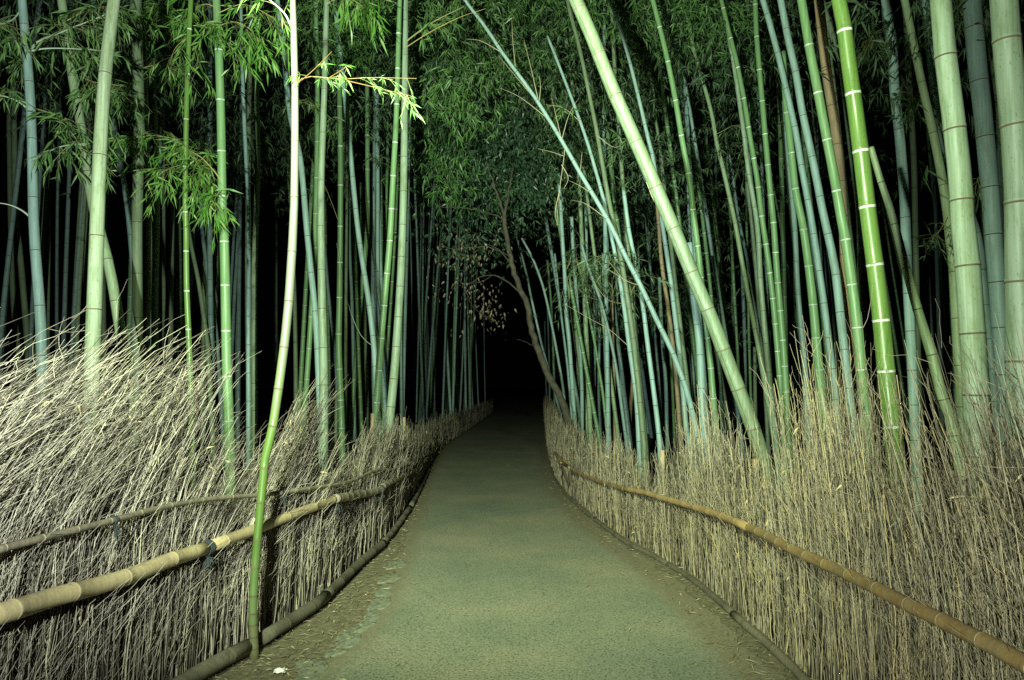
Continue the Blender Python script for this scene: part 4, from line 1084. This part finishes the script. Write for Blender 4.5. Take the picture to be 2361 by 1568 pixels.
rail(fl, -1, [(934,1096),(958,1080),(975,1062),(985,1045)], .05, .05, 'oldrail', 'lower_rail', sp=.3, out=.05)
# right rails
RR = [(1266,1012),(1281,1044),(1305,1071),(1336,1093),(1373,1108),(1407,1118),(1440,1127)]
rail(fr, 1, RR, .046, .048, 'redrail', 'rail', sp=.30, out=.07)
rr2 = rail(fr, 1, [(1436,1126),(1484,1135),(1525,1147),(1576,1162),(1626,1177),(1670,1192),(1726,1216)], .050, .054, 'redrail', 'rail', sp=.26, out=.055)
rr3 = rail(fr, 1, [(1722,1214),(1763,1233),(1807,1257),(1864,1284),(1932,1314),(1999,1345),(2067,1382),(2135,1412),(2219,1455),(2304,1497),(2361,1530),(2430,1572)], .054, .058, 'redrail', 'rail', sp=.20, out=.05)
# bamboo laid along the foot of each fence
def kerb(root, pts, d, sp=.3, name='foot_pole'):
    A = smooth_curve(kerb_axis(pts, d / 2), 40)
    if root is fr: A[:, 2] -= .034
    culm_mesh(A, np.full(40, d / 2), sp, 'kerb', name, parent=root, sides=12, ring='dark')
kerb(fl, [(340,1625),(440,1562),(510,1522),(572,1490)], .084, .4)
kerb(fl, [(604,1472),(660,1437),(740,1385),(752,1374)], .078, .34)
kerb(fl, [(744,1380),(790,1336),(838,1290),(884,1252)], .070, .3)
kerb(fl, [(880,1254),(905,1226),(930,1192),(945,1170)], .06, .3)
kerb(fl, [(948,1165),(965,1132),(980,1100),(988,1082)], .06, .4)
kerb(fr, [(1930,1640),(1870,1568),(1780,1480),(1730,1438),(1690,1404)], .052, .4)
kerb(fr, [(1694,1406),(1640,1360),(1590,1322),(1540,1292)], .046, .4)
kerb(fr, [(1545,1294),(1500,1270),(1440,1240),(1370,1190)], .044, .5)
kerb(fr, [(1372,1192),(1310,1140),(1280,1100),(1268,1062)], .042, .5)

def tie(parent, p, r_, mat=ROPE, turns=3, axis=(0, 1, 0), tail=True, name='rope_tie', rt=.004):
    """rope wound round a pole with a knot and frayed ends"""
    ax = np.array(axis, float); ax /= np.linalg.norm(ax)
    u = np.cross(ax, [0, 0, 1]); u /= np.linalg.norm(u); v = np.cross(ax, u)
    t = np.linspace(0, turns * 2 * math.pi, turns * 12)
    Q = p + (r_ + rt) * (np.cos(t)[:, None] * u + np.sin(t)[:, None] * v) + ax * ((t / t[-1] - .5) * turns * rt * 2.2)[:, None]
    Pl = [Q]
    if tail:
        for _ in range(9):
            a = p + np.array([random.gauss(0, .004), random.gauss(0, .004), -r_ - rt]) + np.array([0.02, -.5 * r_, 0])
            b = a + np.array([random.gauss(.01, .015), random.gauss(-.01, .012), -random.uniform(.03, .075)])
            tt = np.linspace(0, 1, len(Q))[:, None]
            Pl.append(a * (1 - tt) + b * tt + np.array([.012, 0, 0]) * np.sin(tt * 3.1) * random.gauss(0, 1))
    Pl = np.array(Pl)
    Rr = np.full(Pl.shape[:2], rt); Rr[1:] = rt * .6
    V, F = tubes(Pl, Rr, 6)
    root = parent.parent
    o = mk(name, V, F, mat)
    o.parent = parent
    o.matrix_parent_inverse = __import__('mathutils').Matrix.Translation(-(root.location + parent.location))
    return o
def tie_at(parent, side, x, y, r_, **kw):
    A = rail_axis(side, [(x - 6, y + (3 if side < 0 else -3)), (x, y), (x + 6, y - (3 if side < 0 else -3))], kw.pop('out', .05))
    return tie(parent, A[1], r_, axis=A[2] - A[0], **kw)
tie_at(upper1, -1, 262, 1200, .015, out=.055, rt=.003)
tie_at(upper2, -1, 648, 1136, .014, out=.075, rt=.003)
tie_at(low1, -1, 476, 1264, .037, turns=4, rt=.0045)
tie_at(low2, -1, 775, 1150, .034, turns=4, rt=.005)
tie_at(low3, -1, 876, 1129, .036, turns=4, rt=.006)
for x, y in ((1807,1257),(1932,1314),(2040,1367)):
    tie_at(rr3, 1, x, y, .028, mat=WIRE, tail=False, turns=1, rt=.0016, out=.035, name='wire_loop')
for x, y in ((1525,1147),(1626,1177)):
    tie_at(rr2, 1, x, y, .027, mat=WIRE, tail=False, turns=1, rt=.0022, out=.035, name='wire_loop')
# rope on the foot pole by the green pole
for (x, y) in ((634,1455),(752,1372),(884,1250)):
    p = gnd(x, y, .035)
    A = np.array([.5, .85, 0])
    kb = [o for o in fl.children if o.name.startswith('foot_pole')][0]
    tie(kb, p, .036, axis=A, turns=3, rt=.005, tail=True)

# stakes that stick up out of the brushwood
def stake(root, side, x, ytop, d, back=.12, lab=None):
    b = col_point(side, x)
    Y = (b[0] + side * .30) * FPX / (x - CX)
    top = at(x, ytop, Y); bx = top[0] + side * .0
    P = np.array([(bx, Y, 0), (bx, Y, top[2] * .5), (bx + .005, Y, top[2])])
    culm_mesh(smooth_curve(P, 8), np.full(8, d / 2), 5.0, 'tan', 'stake', parent=root, sides=10)
STK = [(fl, -1, 858, 953, .045), (fl, -1, 931, 962, .045), (fr, 1, 1450, 1058, .05), (fr, 1, 1526, 1038, .055), (fr, 1, 1741, 1058, .05), (fr, 1, 1866, 1060, .05)]
for a in STK: stake(*a)

# ------------------------------------------------------------------ edging stones, paper
STONE = flat_mat('grey_edging_stone', (0.17, 0.175, 0.12), .95, .5, 40)
stones = [(914,1304,19,10),(898,1336,21,9),(892,1355,14,5),(884,1370,18,8),(876,1394,20,16),(857,1427,18,15),(833,1449,22,10),(802,1478,29,17),(773,1508,21,8),(719,1543,38,16),(705,1572,24,12)]
for i, (x, y, hw, hh) in enumerate(reversed(stones)):
    c = gnd(x, y)
    e = gnd(x + hw, y); f_ = gnd(x, y - hh)
    rx, ry = (e[0] - c[0]) * 1.15, (f_[1] - c[1]) * 1.25
    ry = max(ry, .05)
    m = 14
    ring_ = []
    a0 = random.uniform(0, 6)
    for j in range(m):
        a = 2 * math.pi * j / m
        k = 1 + .16 * math.sin(2 * a + a0) + .10 * math.sin(3 * a + 2 * a0) + random.uniform(-.09, .09)
        k *= 1 / max(abs(math.cos(a)), abs(math.sin(a))) ** .45
        ring_.append((c[0] + rx * k * .92 * math.cos(a), c[1] + ry * k * .92 * math.sin(a)))
    V, F = [], []
    for (sc, z) in ((1.03, 0.0), (1.0, .0105), (.93, .0125), (.5, .0125 + random.uniform(0, .002)), (0.01, .0135)):
        for (X, Y_) in ring_:
            V.append((c[0] + (X - c[0]) * sc, c[1] + (Y_ - c[1]) * sc, z + random.uniform(0, .0015)))
    for q in range(4):
        for j in range(m):
            F.append((q * m + j, q * m + (j + 1) % m, (q + 1) * m + (j + 1) % m, (q + 1) * m + j))
    o = mk('edging_stone', V, F, STONE, loc=(c[0], c[1], 0), smooth=True)
    tag(o, f'flat grey stone set in the left path edge, {ORD[i]} from the bottom of the photo', 'stone', 'flat stones edging the path')
def paper():
    c = gnd(645, 1553)
    n = 7
    V, F = [], []
    for i in range(n):
        for j in range(n):
            V.append((c[0] + (i / (n - 1) - .5) * .065 + random.uniform(-.006, .006), c[1] + (j / (n - 1) - .5) * .06 + random.uniform(-.006, .006),
                      .012 + random.uniform(0, .022) * (1 if 0 < i < n - 1 and 0 < j < n - 1 else .3)))
    for i in range(n - 1):
        for j in range(n - 1):
            F.append((i * n + j, (i + 1) * n + j, (i + 1) * n + j + 1, i * n + j + 1))
    o = mk('crumpled_paper', V, F, flat_mat('white_paper', (.8, .77, .75), .8, .05), loc=(c[0], c[1], 0), smooth=False)
    tag(o, 'crumpled white paper scrap on the dirt beside the front green bamboo', 'litter')
paper()
